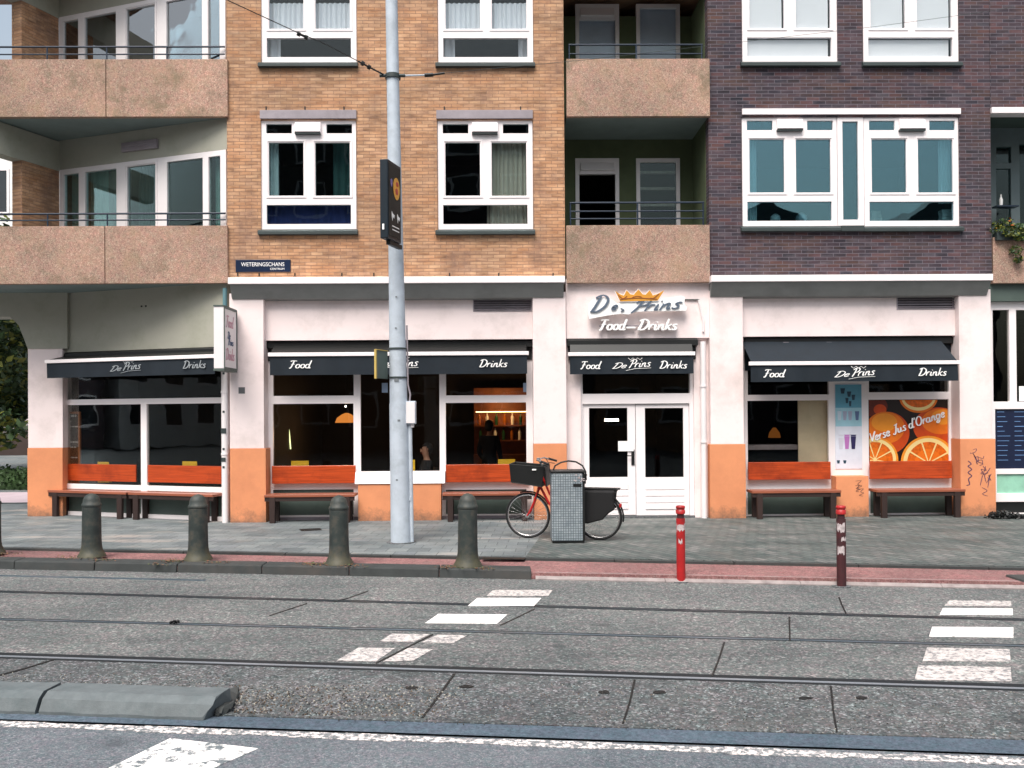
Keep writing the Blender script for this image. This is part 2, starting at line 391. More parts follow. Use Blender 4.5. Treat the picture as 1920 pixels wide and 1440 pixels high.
m_leaf = M('green_foliage', c8(44, 68, 30), .6, var=.5, vs=1.6)
m_leaf2 = M('yellow_green_foliage', c8(105, 110, 38), .6, var=.4, vs=2.5)
m_bark = M('bark', c8(70, 58, 48), .9, var=.3, bmp=.4, bs_=20)
m_gold = M('gold_paint', c8(214, 150, 54), .4, var=.15)
m_road = speckle('asphalt_road', [c8(80, 89, 96), c8(109, 114, 119), c8(92, 99, 107), c8(138, 138, 143)], 120, tint=c8(103, 107, 112), bigs=.5, lane=1.3)
m_slab = speckle('track_slab_aggregate', [c8(72, 77, 79), c8(110, 111, 112), c8(90, 98, 97), c8(110, 104, 105), c8(149, 151, 150)], 62, bigs=.7, tint=c8(97, 102, 101), bmp=.5, lane=1.3)
m_rough = speckle('coarse_track_aggregate', [c8(56, 61, 65), c8(97, 99, 100), c8(77, 85, 87), c8(100, 95, 96), c8(143, 149, 152)], 64, bigs=1.1, tint=c8(81, 82, 81), bmp=.7, lane=1.3)
m_gut = speckle('smooth_gutter_asphalt', [c8(72, 86, 97), c8(86, 98, 111), c8(79, 91, 103)], 120, bigs=.6, bmp=.15)
m_cyc = speckle('red_cycle_asphalt', [c8(118, 82, 83), c8(144, 104, 103), c8(130, 93, 92), c8(154, 122, 120)], 80, bigs=.7, tint=c8(129, 104, 100), bmp=.25)
m_kerb = speckle('kerb_stone', [c8(76, 81, 84), c8(102, 105, 108), c8(90, 94, 96), c8(139, 134, 136)], 130, bigs=1.8, tint=c8(68, 75, 76), sscale=4, bmp=.5)
m_kerbd = M('dark_kerb_stone', c8(54, 58, 58), .8, var=.2, vs=5, bmp=.35, bs_=50, dirt=c8(84, 74, 68), dirt_amt=.5)
m_pave = paving('pavement_bricks', [c8(81, 89, 88), c8(103, 109, 107), c8(94, 97, 96), c8(119, 119, 118)], c8(53, 60, 59), .21, .105, R(62), ms=.009)
m_tiles = paving('pavement_tiles', [c8(101, 108, 111), c8(122, 128, 129), c8(111, 117, 121)], c8(68, 75, 78), .3, .3, R(4), patch=c8(164, 155, 148))
m_rails = M('polished_rail_steel', c8(150, 158, 166), .35, .45, var=.05)
m_groove = M('rail_groove_rubber', c8(20, 26, 30), .6)
m_paint = wornpaint('road_paint', c8(248, 244, 240), c8(110, 112, 114), .57, .64)
m_paintf = wornpaint('faded_road_paint', c8(206, 198, 194), c8(110, 110, 112), .46, .60, 22)
m_line = wornpaint('worn_line_paint', c8(240, 228, 224), c8(112, 116, 118), .44, .53, 24)
m_lamp = emat('warm_lamp_glow', (1.0, .42, .12), 5.0)
m_lampw = emat('white_tube_light', (1.0, .9, .75), 6.0)
m_kstone = M('worn_kerb_stone', c8(100, 107, 109), .8, var=.16, vs=9, bmp=.5, bs_=90, dirt=c8(78, 90, 92), dirt_amt=.7, dscale=5)
m_paintn = wornpaint('chipped_road_paint', c8(244, 240, 236), c8(100, 108, 112), .50, .57, 9)

# ---------------------------------------------------------------- lettering from brush strokes
def ell(cx, cy, rx, ry, a0=90, a1=450, n=12):
    return [(cx + rx * math.cos(R(a0 + (a1 - a0) * i / n)), cy + ry * math.sin(R(a0 + (a1 - a0) * i / n))) for i in range(n + 1)]
GL = {
 'o': ([ell(.24, .25, .19, .24)], .5), 'a': ([ell(.22, .25, .19, .24), [(.42, .48), (.40, .15), (.46, .0), (.56, .08)]], .6),
 'd': ([ell(.22, .25, .19, .24), [(.50, 1.0), (.42, .5), (.40, .12), (.46, 0), (.56, .08)]], .6),
 'e': ([[(.06, .24), (.32, .30), (.36, .44), (.22, .5), (.07, .34), (.08, .10), (.22, 0), (.42, .12)]], .46),
 'g': ([ell(.22, .25, .19, .24), [(.42, .48), (.38, 0), (.28, -.34), (.08, -.34), (.10, -.18), (.5, .06)]], .56),
 'i': ([[(.10, .48), (.08, .12), (.14, 0), (.24, .08)], [(.15, .68), (.17, .74)]], .28),
 'n': ([[(.06, .48), (.06, 0)], [(.07, .26), (.20, .46), (.34, .46), (.34, .14), (.40, 0), (.5, .08)]], .54),
 'r': ([[(.06, .48), (.06, 0)], [(.07, .26), (.2, .48), (.36, .46)]], .40),
 'k': ([[(.12, 1.0), (.06, 0)], [(.42, .52), (.10, .26)], [(.16, .30), (.34, .04), (.46, .02)]], .48),
 's': ([[(.36, .44), (.22, .5), (.10, .38), (.28, .22), (.30, .06), (.16, 0), (.02, .08)]], .42),
 'u': ([[(.06, .48), (.06, .1), (.18, 0), (.34, .14), (.38, .48)], [(.38, .48), (.38, .1), (.44, 0), (.54, .08)]], .58),
 'F': ([[(.02, .86), (.2, .96), (.66, .92)], [(.36, .92), (.28, .4), (.16, 0), (.02, .04)], [(.14, .48), (.52, .52)]], .62),
 'D': ([[(.26, .92), (.18, .3), (.10, .02)], [(.02, .82), (.34, .98), (.68, .76), (.68, .34), (.40, .02), (.04, .02)]], .78),
 'P': ([[(.30, .92), (.22, .3), (.10, -.06)], [(.02, .78), (.34, 1.0), (.64, .84), (.54, .52), (.24, .44)]], .62),
 'J': ([[(.20, .86), (.58, .94)], [(.44, .9), (.36, .2), (.20, -.06), (.02, .06)]], .56),
 'V': ([[(.04, .92), (.22, .04)], [(.22, .04), (.40, .5), (.62, .96)]], .56),
 'O': ([ell(.36, .47, .30, .46, 110, 470, 16)], .78), "'": ([[(.10, .98), (.05, .74)]], .2), '-': ([[(.04, .28), (.5, .28)]], .58), ' ': ([], .3)}
def smooth(p, k=3):
    if len(p) < 3: return p
    q = []
    for i in range(len(p) - 1):
        a, b, c, d = p[max(i - 1, 0)], p[i], p[i + 1], p[min(i + 2, len(p) - 1)]
        for j in range(k):
            t = j / k
            q.append(tuple(.5 * (2 * b[m] + (c[m] - a[m]) * t + (2 * a[m] - 5 * b[m] + 4 * c[m] - d[m]) * t * t + (-a[m] + 3 * b[m] - 3 * c[m] + d[m]) * t ** 3) for m in (0, 1)))
    q.append(p[-1]); return q
CNT = [0]
def ribbon(mb, pts, wd, v, depth, call=True):
    """flat brush stroke standing proud of a wall: pts in (u,z)"""
    n = len(pts); L = []
    for i, p in enumerate(pts):
        a, b = pts[max(i - 1, 0)], pts[min(i + 1, n - 1)]
        dx, dy = b[0] - a[0], b[1] - a[1]; l = math.hypot(dx, dy) or 1e-6
        k = wd * (.55 + .6 * abs(dy / l)) if call else wd
        if i in (0, n - 1) and call: k *= .75
        L.append(((p[0] - dy / l * k / 2, p[1] + dx / l * k / 2), (p[0] + dy / l * k / 2, p[1] - dx / l * k / 2)))
    CNT[0] += 1; vf = v - depth - .0004 * (CNT[0] % 7)
    W = mb.P.w; B = mb.bm.verts.new
    fr = [(B(W(a[0], vf, a[1])), B(W(b[0], vf, b[1]))) for a, b in L]; bk = [(B(W(a[0], v, a[1])), B(W(b[0], v, b[1]))) for a, b in L]
    for i in range(n - 1):
        for q in ([fr[i][0], fr[i][1], fr[i + 1][1], fr[i + 1][0]], [fr[i][0], fr[i + 1][0], bk[i + 1][0], bk[i][0]], [fr[i + 1][1], fr[i][1], bk[i][1], bk[i + 1][1]]):
            fc = mb.bm.faces.new(q); fc.material_index = mb.mi
    for i in (0, n - 1):
        fc = mb.bm.faces.new([fr[i][0], fr[i][1], bk[i][1], bk[i][0]]); fc.material_index = mb.mi
def script(mb, txt, u, z, size, v, depth=.004, slant=.22, wd=.13, ang=0, squeeze=1.0):
    x = 0; ca, sa = math.cos(ang), math.sin(ang)
    for ch in txt:
        st, adv = GL[ch]
        for s_ in st:
            q = [((x + a + slant * b) * squeeze * size, b * size) for a, b in smooth(s_)]
            ribbon(mb, [(u + a * ca - b * sa, z + a * sa + b * ca) for a, b in q], wd * size, v, depth)
        x += adv
    return x * size * squeeze
def swidth(txt, size, sq=1.0): return sum(GL[c_][1] for c_ in txt) * size * sq
def typeset(name, txt, u0, u1, z, hgt, v, mat, parent, P=None, depth=.003):
    """plain sans capitals from the built-in font, squeezed between u0 and u1"""
    cu = bpy.data.curves.new('t', 'FONT'); cu.body = txt; cu.size = 1; cu.extrude = .0; cu.offset = .0
    t = bpy.data.objects.new('t', cu); COL.objects.link(t); C.view_layer.update()
    me = t.to_mesh(); bm = bmesh.new(); bm.from_mesh(me); t.to_mesh_clear(); bpy.data.objects.remove(t); bpy.data.curves.remove(cu)
    xs = [q.co.x for q in bm.verts]; ys = [q.co.y for q in bm.verts]; x0, x1, y0, y1 = min(xs), max(xs), min(ys), max(ys)
    mb = MB(P); mb.bm.free(); mb.bm = bm
    for q in bm.verts: q.co = mb.P.w(u0 + (q.co.x - x0) / (x1 - x0) * (u1 - u0), v - depth, z + (q.co.y - y0) / (y1 - y0) * hgt)
    return mk(name, mb, mat, parent, normals=False)

def curtain(P, u0, u1, z0, z1, v, mat, parent, waves=8, amp=.025, name='curtain'):
    mb = MB(P); n = waves * 8
    bot = [mb.bm.verts.new(P.w(u0 + (u1 - u0) * i / n, v + amp * math.sin(i / 8 * 2 * math.pi + math.sin(i * .31)), z0)) for i in range(n + 1)]
    top = [mb.bm.verts.new(P.w(u0 + (u1 - u0) * i / n, v + amp * .6 * math.sin(i / 8 * 2 * math.pi), z1)) for i in range(n + 1)]
    for i in range(n):
        fc = mb.bm.faces.new([bot[i], bot[i + 1], top[i + 1], top[i]]); fc.smooth = True
    return mk(name, mb, mat, parent)

# ================================================================ BUILDINGS
bA = empty('brick_apartment_building', FP.w(FP.u(745), .15, 0), 'orange brick apartment building with white cafe front and corner balconies on the left', 'building')
bB = empty('dark_brick_apartment_building', FP.w(FP.u(1596), .15, 0), 'dark purple brick apartment building over the orange juice poster window', 'building')
bC = empty('neighbouring_building', FP.w(FP.u(1990), .15, 0), 'neighbouring building at the right edge with planted balcony and white shop front', 'building')
def uA(px): return FP.u(px)
ZL_A = FP.z(745, 519)          # top of the ledge on the orange block
ZL_B = FP.z(1596, 514)
ZTOP = 9.6

# --- windows
def module(bld, x, y, lab=None, top=True, shut=None, glass=m_glass, x1=None, full=True):
    """178 x 204 photo pixel window module with its corner at (x, y)"""
    v = .03
    q = lambda a, b, c, d: FP.r(x + a, y + b, x + c, y + d, v)
    o = q(0, 0, 178, 204)
    hl = [q(14, 39 + 2, 79, 141), q(101, 41, 166, 141), q(10, 158, 168, 194)]
    if full: hl += [q(9, 6, 57, 24), q(122, 6, 170, 24)]
    mb = MB(); mb.holes(*o, v, v + .07, hl)
    for h in hl[:2]: mb.ring(h[0] - .045, h[1] + .045, h[2] - .04, h[3] + .045, v - .012, v - .001, .028)
    wd = mk('window', mb, m_frame, bld, bev=.004)
    if lab: wd['label'] = lab
    mb = MB()
    for h in hl: mb.box(h[0] - .005, h[1] + .005, v + .035, v + .041, h[2] - .005, h[3] + .005)
    mk('pane', mb, glass, wd)
    mb = MB(); h = q(-4, 204.5, 182, 216); mb.profile([(-.08, h[2] + .01), (.05, h[2]), (.05, h[3]), (-.02, h[3] - .01), (-.08, h[3] - .05)], h[0], h[1]); mk('sill', mb, m_dark, wd)
    if full:
        mb = MB(); h = q(64, 5, 112, 24); mb.profile([(v - .09, h[2] + .01), (v - .001, h[2] - .02), (v - .001, h[3]), (v - .05, h[3])], h[0], h[1]); mk('vent_hood', mb, m_frame, wd, bev=.004)
        mb = MB(); h = q(64, 24.2, 112, 27); mb.box(h[0], h[1], v - .07, v - .002, h[2], h[3]); mk('hood_grille', mb, m_dark, wd)
    return wd, hl, o
def lintel(bld, x0, y0, x1, y1, mat, v0=-.035):
    mb = MB(); h = FP.r(x0, y0, x1, y1, v0); mb.box(h[0], h[1], v0, .02, h[2], h[3]); return mk('lintel', mb, mat, bld, bev=.004)

m_glassW = glassmat('bright_balcony_glass', (.7, .85, .88), 1.6, .22, (1, 1, 1, 1))
m_glassC = glassmat('clear_glass', (.95, .97, .98), .8, .01)
wholes = []
for (x, y) in ((490, 226), (821, 226), (490, -87), (821, -87)):
    h = FP.r(x - 1, y - 1, x + 179, y + 205, .0); wholes.append(h)
# orange brick wall with four windows
u0, u1 = uA(427), uA(1060.5)
mb = MB(); mb.holes(u0, u1, ZL_A, ZTOP, 0, .22, wholes); mk('brick_wall', mb, m_obrick, bA)
mb = MB()
for x in (445, 485, 552, 640, 700, 842, 934, 1036): 
    p = FP.h(x, 516); mb.box(p[0], p[0] + .02, -.012, .0, p[1] - .02, p[1] + .04)
for x in (498, 571, 644, 832, 975):
    p = FP.h(x, 203); mb.box(p[0], p[0] + .02, -.012, .0, p[1] - .03, p[1] + .03)
mk('wall_anchors', mb, m_black, bA)
cur = []
w1, hl1, o1 = module(bA, 490, 226, 'window with white frame and blue cloth behind its low pane')
w2, hl2, o2 = module(bA, 821, 226, 'window with beige striped curtain in its right half')
w3, hl3, o3 = module(bA, 490, -87, 'upper window with net curtains crossed by the overhead wire', glass=m_glassC)
w4, hl4, o4 = module(bA, 821, -87, 'upper window with net curtains right of the steel pole', glass=m_glassC)
for x, y in ((490, 226), (821, 226), (490, -87), (821, -87)): lintel(bA, x - 3, y - 20, x + 178, y - 4, m_zinc)
curtain(FP, hl1[0][0] - .05, hl1[0][0] + .13, hl1[2][2], hl1[0][3] + .1, .22, m_cur, w1, 3)
curtain(FP, hl1[1][1] - .35, hl1[1][1] + .1, hl1[2][3] + .1, hl1[0][3] + .1, .3, M('teal_drape', c8(40, 70, 70), .9), w1, 4)
curtain(FP, hl1[2][0] - .1, hl1[2][1] + .1, hl1[2][2] - .1, hl1[2][3] + .06, .18, m_curb, w1, 14, .015, 'cloth')
curtain(FP, hl2[1][0] - .04, hl2[1][1] + .1, hl2[2][2] - .05, hl2[1][3] + .15, .2, m_curg, w2, 9)
curtain(FP, hl2[2][0] + .78, hl2[1][0] - .05, hl2[2][2] - .05, hl2[2][3] + .1, .21, m_curg, w2, 2)
for w_, h_ in ((w3, hl3), (w4, hl4)):
    curtain(FP, h_[0][0] - .1, h_[1][1] + .1, h_[0][2] - .06, h_[0][2] + .52, .16, m_cur, w_, 18)
    curtain(FP, h_[2][0] - .05, h_[2][0] + .2, h_[2][2] - .06, h_[2][3] + .1, .24, m_cur, w_, 2)
curtain(FP, hl4[2][1] - .16, hl4[2][1] + .05, hl4[2][2] - .06, hl4[2][3] + .1, .24, m_cur, w4, 2)

# street name sign
u_, U_, z_, Z_ = FP.r(442, 487, 545, 510, -.01)
sg = empty('street_name_sign', FP.w((u_ + U_) / 2, -.012, z_), 'small dark blue enamel street name sign low on the orange brick wall', 'street sign')
mb = MB(); mb.box(u_, U_, -.022, -.001, z_, Z_); mk('plate', mb, M('navy_enamel', c8(22, 36, 62), .3), sg, bev=.004)
typeset('lettering', 'WETERINGSCHANS', u_ + .10, U_ - .11, z_ + .10, .07, -.0225, m_letter, sg)
typeset('lettering', 'CENTRUM', U_ - .36, U_ - .11, z_ + .035, .035, -.0225, m_letter, sg)

# ledge + sloped grey beam
def ledge(bld, x0, x1, ztop, hw=.115, P=FP):
    mb = MB(P); a, b = P.u(x0, -.22), P.u(x1, -.22)
    mb.box(a, b, -.24, .02, ztop - hw, ztop); l = mk('ledge', mb, m_frame, bld, bev=.006)
    mb = MB(P); mb.profile([(-.21, ztop - hw - .003), (.1, ztop - hw - .003), (.1, ztop - hw - .26), (-.06, ztop - hw - .24)], a + .02, b - .02); mk('beam', mb, m_grey, bld)
ledge(bA, 428, 1060, FP.z(745, 519, -.22)); ledge(bB, 1334, 1862, FP.z(1596, 515, -.22))
zbA = ZL_A - .34; zbB = ZL_B - .34

def pillar(bld, x0, x1, ysplit, v0=-.04, v1=.5, ztop=None, lab=None, wide=(0, 0)):
    a, b = FP.u(x0, v0), FP.u(x1, v0); zs = FP.z((x0 + x1) / 2, ysplit, v0)
    mb = MB(); mb.box(a, b, v0, v1, zs + .001, ztop); p = mk('pillar', mb, m_white, bld, bev=.006)
    if lab: p['label'] = lab
    mb = MB(); mb.box(FP.u(x0 - wide[0], v0 - .012), FP.u(x1 + wide[1], v0 - .012), v0 - .012, v1 - .01, -.1, zs); q = mk('painted_base', mb, m_orange, p, bev=.006)
    return p, q, (a, b, zs)
p1, q1, g1 = pillar(bA, 430, 494, 841, ztop=zbA + .05, wide=(0, 3))
p2, q2, g2 = pillar(bA, 999, 1061, 832, ztop=zbA + .05)
p3, q3, g3 = pillar(bB, 1331, 1393, 833, ztop=zbB + .05, wide=(2, 3))
p4, q4, g4 = pillar(bB, 1798, 1858, 823, ztop=zbB + .05, wide=(0, 6))
# graffiti on the right pillars
mb = MB()
def squiggle(mb, px, py, v, pts, wd, s=1.0):
    q = [FP.h(px + a * s, py + b * s, v) for a, b in pts]; ribbon(mb, smooth(q), wd, v, .0012)
vv = -.053
for k in range(7):
    squiggle(mb, 1828 + k * 4, 850 + k * 7, vv, [(rnd.uniform(-9, 9), rnd.uniform(-10, 10)) for _ in range(5)], .010)
squiggle(mb, 1846, 900, vv, [(-8, 10), (-2, -12), (4, 6), (10, -10), (6, 14)], .012)
squiggle(mb, 1847, 922, vv, [(-6, -8), (4, -2), (-5, 4), (5, 8)], .011)
squiggle(mb, 1818, 866, vv, [(-3, -2), (3, 4), (-3, 8), (4, 14), (-3, 20), (4, 26), (-2, 32), (0, 42), (-6, 44)], .018)
mk('graffiti', mb, M('violet_marker_ink', c8(92, 62, 86), .7), q4)

# --- lower walls between the pillars
def frieze(bld, x0, x1, ybot, ztop, vent, v=.10):
    a, b = FP.u(x0, v), FP.u(x1, v); z = FP.z((x0 + x1) / 2, ybot, v); vh = FP.r(*vent, v) if vent else None
    mb = MB(); mb.holes(a, b, z, ztop, v, v + .3, [vh] if vent else []); fz = mk('white_wall', mb, m_white, bld)
    if vent:
        mb = MB(); mb.ring(vh[0], vh[1], vh[2], vh[3], v - .012, v + .06, .018); k = 5
        for i in range(k):
            zz = vh[2] + .02 + (vh[3] - vh[2] - .03) * (i + .3) / k
            mb.profile([(v, zz), (v + .03, zz + .032), (v + .034, zz + .030), (v + .004, zz - .003)], vh[0] + .018, vh[1] - .018)
        g = mk('vent_grille', mb, m_zinc, bld); mb = MB(); mb.box(vh[0], vh[1], v + .08, v + .1, vh[2], vh[3]); mk('duct', mb, m_black, g)
    return a, b, z
fz1 = frieze(bA, 493, 1001, 637, zbA + .1, (887, 560, 997, 584))
fz3 = frieze(bB, 1391, 1800, 630, zbB + .1, (1681, 553, 1795, 580))
u_, U_, z_, Z_ = FP.r(1061.5, 535, 1331, 634, .02)
ZSIGN = z_
mb = MB(); mb.box(u_, U_, .02, .4, z_, Z_ + .12); mk('white_wall', mb, m_white, bA)

# --- shop windows
def shopwin(bld, P, outer, holes_, v, zs=None, glass=m_glassD, t=.07, z0=None):
    """outer and holes given as (u0,u1,z0,z1)"""
    mb = MB(P); mb.holes(*outer, v, v + t, holes_); wd = mk('shop_window', mb, m_frame, bld, bev=.004)
    mb = MB(P)
    for h in holes_: mb.box(h[0] - .004, h[1] + .004, v + .04, v + .048, h[2] - .004, h[3] + .004)
    mk('pane', mb, glass, wd)
    return wd
VG = .27
q = lambda a, b, c, d: FP.r(a, b, c, d, VG)
zt = fz1[2] + .02
o = (FP.u(494, VG), FP.u(1001, VG), 0, zt)
zk = FP.z(745, 925, VG)
sh1 = [q(512, 690, 663, 742), q(512, 757, 663, 905), q(676, 690, 824, 884), q(836, 690, 987, 741), q(836, 755, 987, 903)]
kh = [q(512, 918, 663, 966), q(836, 918, 987, 964)]
mb = MB(); mb.holes(*o, VG, VG + .07, sh1 + kh); sw1 = mk('shop_window', mb, m_frame, bA, bev=.004)
mb = MB()
for h in sh1: mb.box(h[0] - .004, h[1] + .004, VG + .04, VG + .048, h[2] - .004, h[3] + .004)
mk('pane', mb, m_glassD, sw1)
for h in kh:
    mb = MB(); mb.box(h[0] - .01, h[1] + .01, VG + .03, VG + .06, h[2] - .01, h[3] + .01); mk('kick_panel', mb, m_kick, sw1)
h = FP.r(671, 908, 827, 978, .0); mb = MB(); mb.box(h[0], h[1], .02, VG - .002, -.1, h[3]); mk('painted_base', mb, m_orange, bA, bev=.006)
h = FP.r(665, 885, 834, 907, .0); mb = MB(); mb.profile([(.0, h[2]), (VG - .002, h[2]), (VG - .002, h[3]), (.08, h[3])], h[0], h[1]); mk('window_sill', mb, m_frame, sw1, bev=.004)
mb = MB(); h = q(500, 968, 672, 978); mb.box(h[0], h[1], VG - .03, VG - .002, -.02, .05); h = q(827, 968, 999, 978); mb.box(h[0], h[1], VG - .03, VG - .002, -.02, .05); mk('base_board', mb, m_zinc, sw1)

q = lambda a, b, c, d: FP.r(a, b, c, d, VG)
sh3 = [q(1402, 690, 1554, 740), q(1402, 751, 1554, 898), q(1629, 690, 1779, 735), q(1629, 749, 1779, 898)]
kh3 = [q(1402, 918, 1554, 964), q(1632, 918, 1779, 962)]
o = (FP.u(1391, VG), FP.u(1800, VG), 0, fz3[2] + .02)
mb = MB(); mb.holes(*o, VG, VG + .07, sh3 + kh3); sw3 = mk('shop_window', mb, m_frame, bB, bev=.004)
mb = MB()
for h in sh3: mb.box(h[0] - .004, h[1] + .004, VG + .04, VG + .048, h[2] - .004, h[3] + .004)
mk('pane', mb, m_glassD, sw3)
for h in kh3:
    mb = MB(); mb.box(h[0] - .01, h[1] + .01, VG + .03, VG + .06, h[2] - .01, h[3] + .01); mk('kick_panel', mb, m_kick, sw3)
h = FP.r(1569, 893, 1630, 975, .0); mb = MB(); mb.box(h[0], h[1], .02, VG - .002, -.1, h[3]); pb3 = mk('painted_base', mb, m_orange, bB, bev=.006)
mb = MB()
for (x, y, s_) in ((1610, 908, 1), (1615, 922, .8), (1608, 915, .7)):
    squiggle(mb, x, y, .0195, [(-6, -6), (5, -7), (-2, 0), (6, 3), (-5, 8), (4, 10)], .008, s_)
mk('graffiti', mb, M('dark_marker_ink', c8(100, 66, 62), .7), pb3)

# --- entrance door
VD = .2
q = lambda a, b, c, d: FP.r(a, b, c, d, VD)
oD = (FP.u(1087, VD), FP.u(1298, VD), 0, ZSIGN + .02)
mb = MB(); mb.box(FP.u(1060, VD - .08), oD[0], VD - .08, VD + .2, 0, oD[3]); mk('white_wall', mb, m_white, bA)
mb = MB(); mb.box(oD[1], FP.u(1335, VD - .08), VD - .08, VD + .2, 0, oD[3]); mk('white_wall', mb, m_white, bA)
hs_ = [q(1092, 672, 1293, 738), q(1093, 757, 1293, 968)]
mb = MB(); mb.holes(*oD, VD - .02, VD + .1, hs_); df = mk('door_frame', mb, m_frame, bA, bev=.005)
mb = MB(); h = hs_[0]; mb.box(h[0], h[1], VD + .04, VD + .048, h[2], h[3]); mk('pane', mb, m_glassD, df)
for i, (a, b, g0, g1) in enumerate(((1093.5, 1192, 1105, 1177), (1193, 1292.5, 1210, 1282))):
    d = q(a, 758, b, 966); gh = q(g0, 765, g1, 895)
    mb = MB(); mb.holes(*d, VD + .02, VD + .07, [gh])
    zz0 = q(0, 0, 10, 955)[2]; zz1 = q(a, 0, b, 905)[2]
    zz0 = FP.z(a, 955, VD); zz1 = FP.z(a, 906, VD)
    for k in range(4):
        za = zz0 + (zz1 - zz0) * k / 4; zb = zz0 + (zz1 - zz0) * (k + 1) / 4 - .02
        mb.box(gh[0], gh[1], VD + .005, VD + .019, za, zb)
    dd = mk('door', mb, m_frame, bA, bev=.003)
    mb = MB(); mb.box(gh[0], gh[1], VD + .04, VD + .048, gh[2], gh[3]); mk('pane', mb, m_glassD, dd)
    if i == 0:
        h = FP.r(1184, 843, 1190, 872, VD); mb = MB(); mb.box(h[0], h[1], VD + .005, VD + .019, h[2], h[3]); zc = (h[2] + h[3]) / 2 + .03
        mb.tube([FP.w(h[0] + .03, VD + .015, zc), FP.w(h[0] + .03, VD - .03, zc), FP.w(h[0] - .08, VD - .035, zc)], .009); mk('handle', mb, m_black, dd)
        dd['label'] = 'left door leaf with handle and paper notice'
h = FP.r(1159, 827, 1188, 846, VD)
pn = MB(); pn.box(h[0], h[1], VD - .002, VD + .0, h[2], h[3]); nt_ = mk('notice', pn, m_letter, None, loc=FP.w((h[0] + h[1]) / 2, VD, h[2])); tag(nt_, 'small white paper notice taped beside the cafe door handle', 'notice')
mb = MB(); mb.box(oD[0], oD[1], VD - .1, VD + .1, -.05, .035); mk('threshold', mb, m_kerb, df)

# --- downpipes
def pipe(bld, pts, r, mat, name='downpipe', clips=()):
    mb = MB(); mb.tube(pts, r, 12)
    for z in clips:
        p = pts[0]; mb.tube([Vector((p[0], p[1], z)), Vector((p[0], p[1], z + .03))], r + .012, 12)
    return mk(name, mb, mat, bld)
ux = FP.u(1318, .02); zq = FP.z(1318, 640, .0)
pipe(bA, [FP.w(ux, .04, zq), FP.w(ux, .04, .0)], .052, m_pw, clips=(1.35, 2.35))
pipe(bA, [FP.w(FP.u(1311, -.03), .0, FP.z(1311, 562, 0)), FP.w(ux, .0, FP.z(1318, 600, 0)), FP.w(ux, .0, FP.z(1318, 622, 0))], .02, m_pw, 'conduit')
pipe(bA, [FP.w(FP.u(1284, .0), .0, FP.z(1284, 562, 0)), FP.w(FP.u(1312, .0), .0, FP.z(1312, 562, 0))], .012, m_dark, 'cable')
pipe(bA, [FP.w(FP.u(421), -.02, FP.z(421, 652)), FP.w(FP.u(421.5), -.02, 0)], .055, m_pw, clips=(1.2, 2.3))
pipe(bA, [FP.w(FP.u(421), .03, FP.z(421, 540)), FP.w(FP.u(421), .03, FP.z(421, 650))], .04, M('verdigris_pipe', c8(96, 134, 142), .6, var=.2), 'downpipe')
mb = MB()
for y, s_ in ((700, 2), (772, 2), (808, 5), (842, 2), (862, 4), (876, 2)):
    h = FP.r(419 - s_, y - s_, 419 + s_, y + s_, -.08); mb.box(h[0], h[1], -.0775, -.0765, h[2], h[3])
mk('stickers', mb, m_dark, bA)
h = FP.r(447, 726, 459, 738, -.05); mb = MB(); mb.box(h[0], h[1], -.0425, -.0405, h[2], h[3]); tag(mk('sticker', mb, M('grey_sticker', c8(98, 100, 102), .7), None, loc=FP.w(h[0], -.04, h[2])), 'small dark grey sticker on the white pillar under the lightbox sign', 'sticker')

# --- loggia in the middle
VB = 1.3
uL, uR = FP.u(1060.5), FP.u(1331)
def balc_panel(bld, x0, y0, x1, y1, v0, joint=None, P=FP, depth=1.3, lab=None, x0e=None):
    h = P.r(x0, y0, x1, y1, v0); mb = MB(P)
    if joint:
        uj = P.u(joint, v0); parts = [(h[0], uj - .006), (uj + .006, h[1])]
    else: parts = [(h[0], h[1])]
    for a, b in parts: mb.box(a, b, v0, v0 + .1, h[2], h[3])
    b_ = mk('balcony', mb, m_panel, bld, bev=.006)
    mb = MB(P); mb.box(h[0] + .01, h[1] - .01, v0 + .102, depth, h[2] + .02, h[2] + .2); mk('floor_slab', mb, m_soff, b_)
    if lab: b_['label'] = lab
    return b_, h
def railing(P, b_, x0, x1, ys, posts, v, r=.018):
    mb = MB(P); a, b = P.u(x0, v), P.u(x1, v); xm = (x0 + x1) / 2; zs = [P.z(xm, y, v) for y in ys]
    for i, z in enumerate(zs): mb.tube([P.w(a, v, z), P.w(b, v, z)], r if i == 0 else r * .75)
    for x in posts: mb.tube([P.w(P.u(x, v), v, zs[0]), P.w(P.u(x, v), v, zs[0] - .75)], r * .8)
    return mk('railing', mb, m_rail, b_)
bl1, hb1 = balc_panel(bA, 1062.5, 422, 1331, 530, -.10, lab='lower middle balcony of pinkish washed concrete')
bl2, hb2 = balc_panel(bA, 1062.5, 110, 1331, 218, -.10, lab='upper middle balcony of pinkish washed concrete')
railing(FP, bl1, 1070, 1322, (380, 396, 410), (1071, 1197, 1320), .12)
railing(FP, bl2, 1070, 1322, (84, 101), (1071, 1197, 1320), .12)
mb = MB(); mb.box(uL, uR, -.1, VB, hb2[2] + 3.0, hb2[2] + 3.18); mk('balcony', mb, m_panel, bA)
wz = []
for (yo, dk) in ((0, 0), (-289, 1)):
    wz += [FP.r(1079, 297 + yo, 1161, 440 + yo, VB), FP.r(1193, 297 + yo, 1275, 440 + yo, VB)]
mb = MB(); mb.holes(uL - .1, uR + .1, hb1[2], ZTOP, VB, VB + .15, wz); mk('loggia_wall', mb, m_green, bA)
mb = MB(); mb.box(uL - .15, uL, .22, VB, hb1[2], ZTOP); mb.box(uR, uR + .15, .24, VB, hb1[2], ZTOP); mk('loggia_side_wall', mb, m_green, bA)
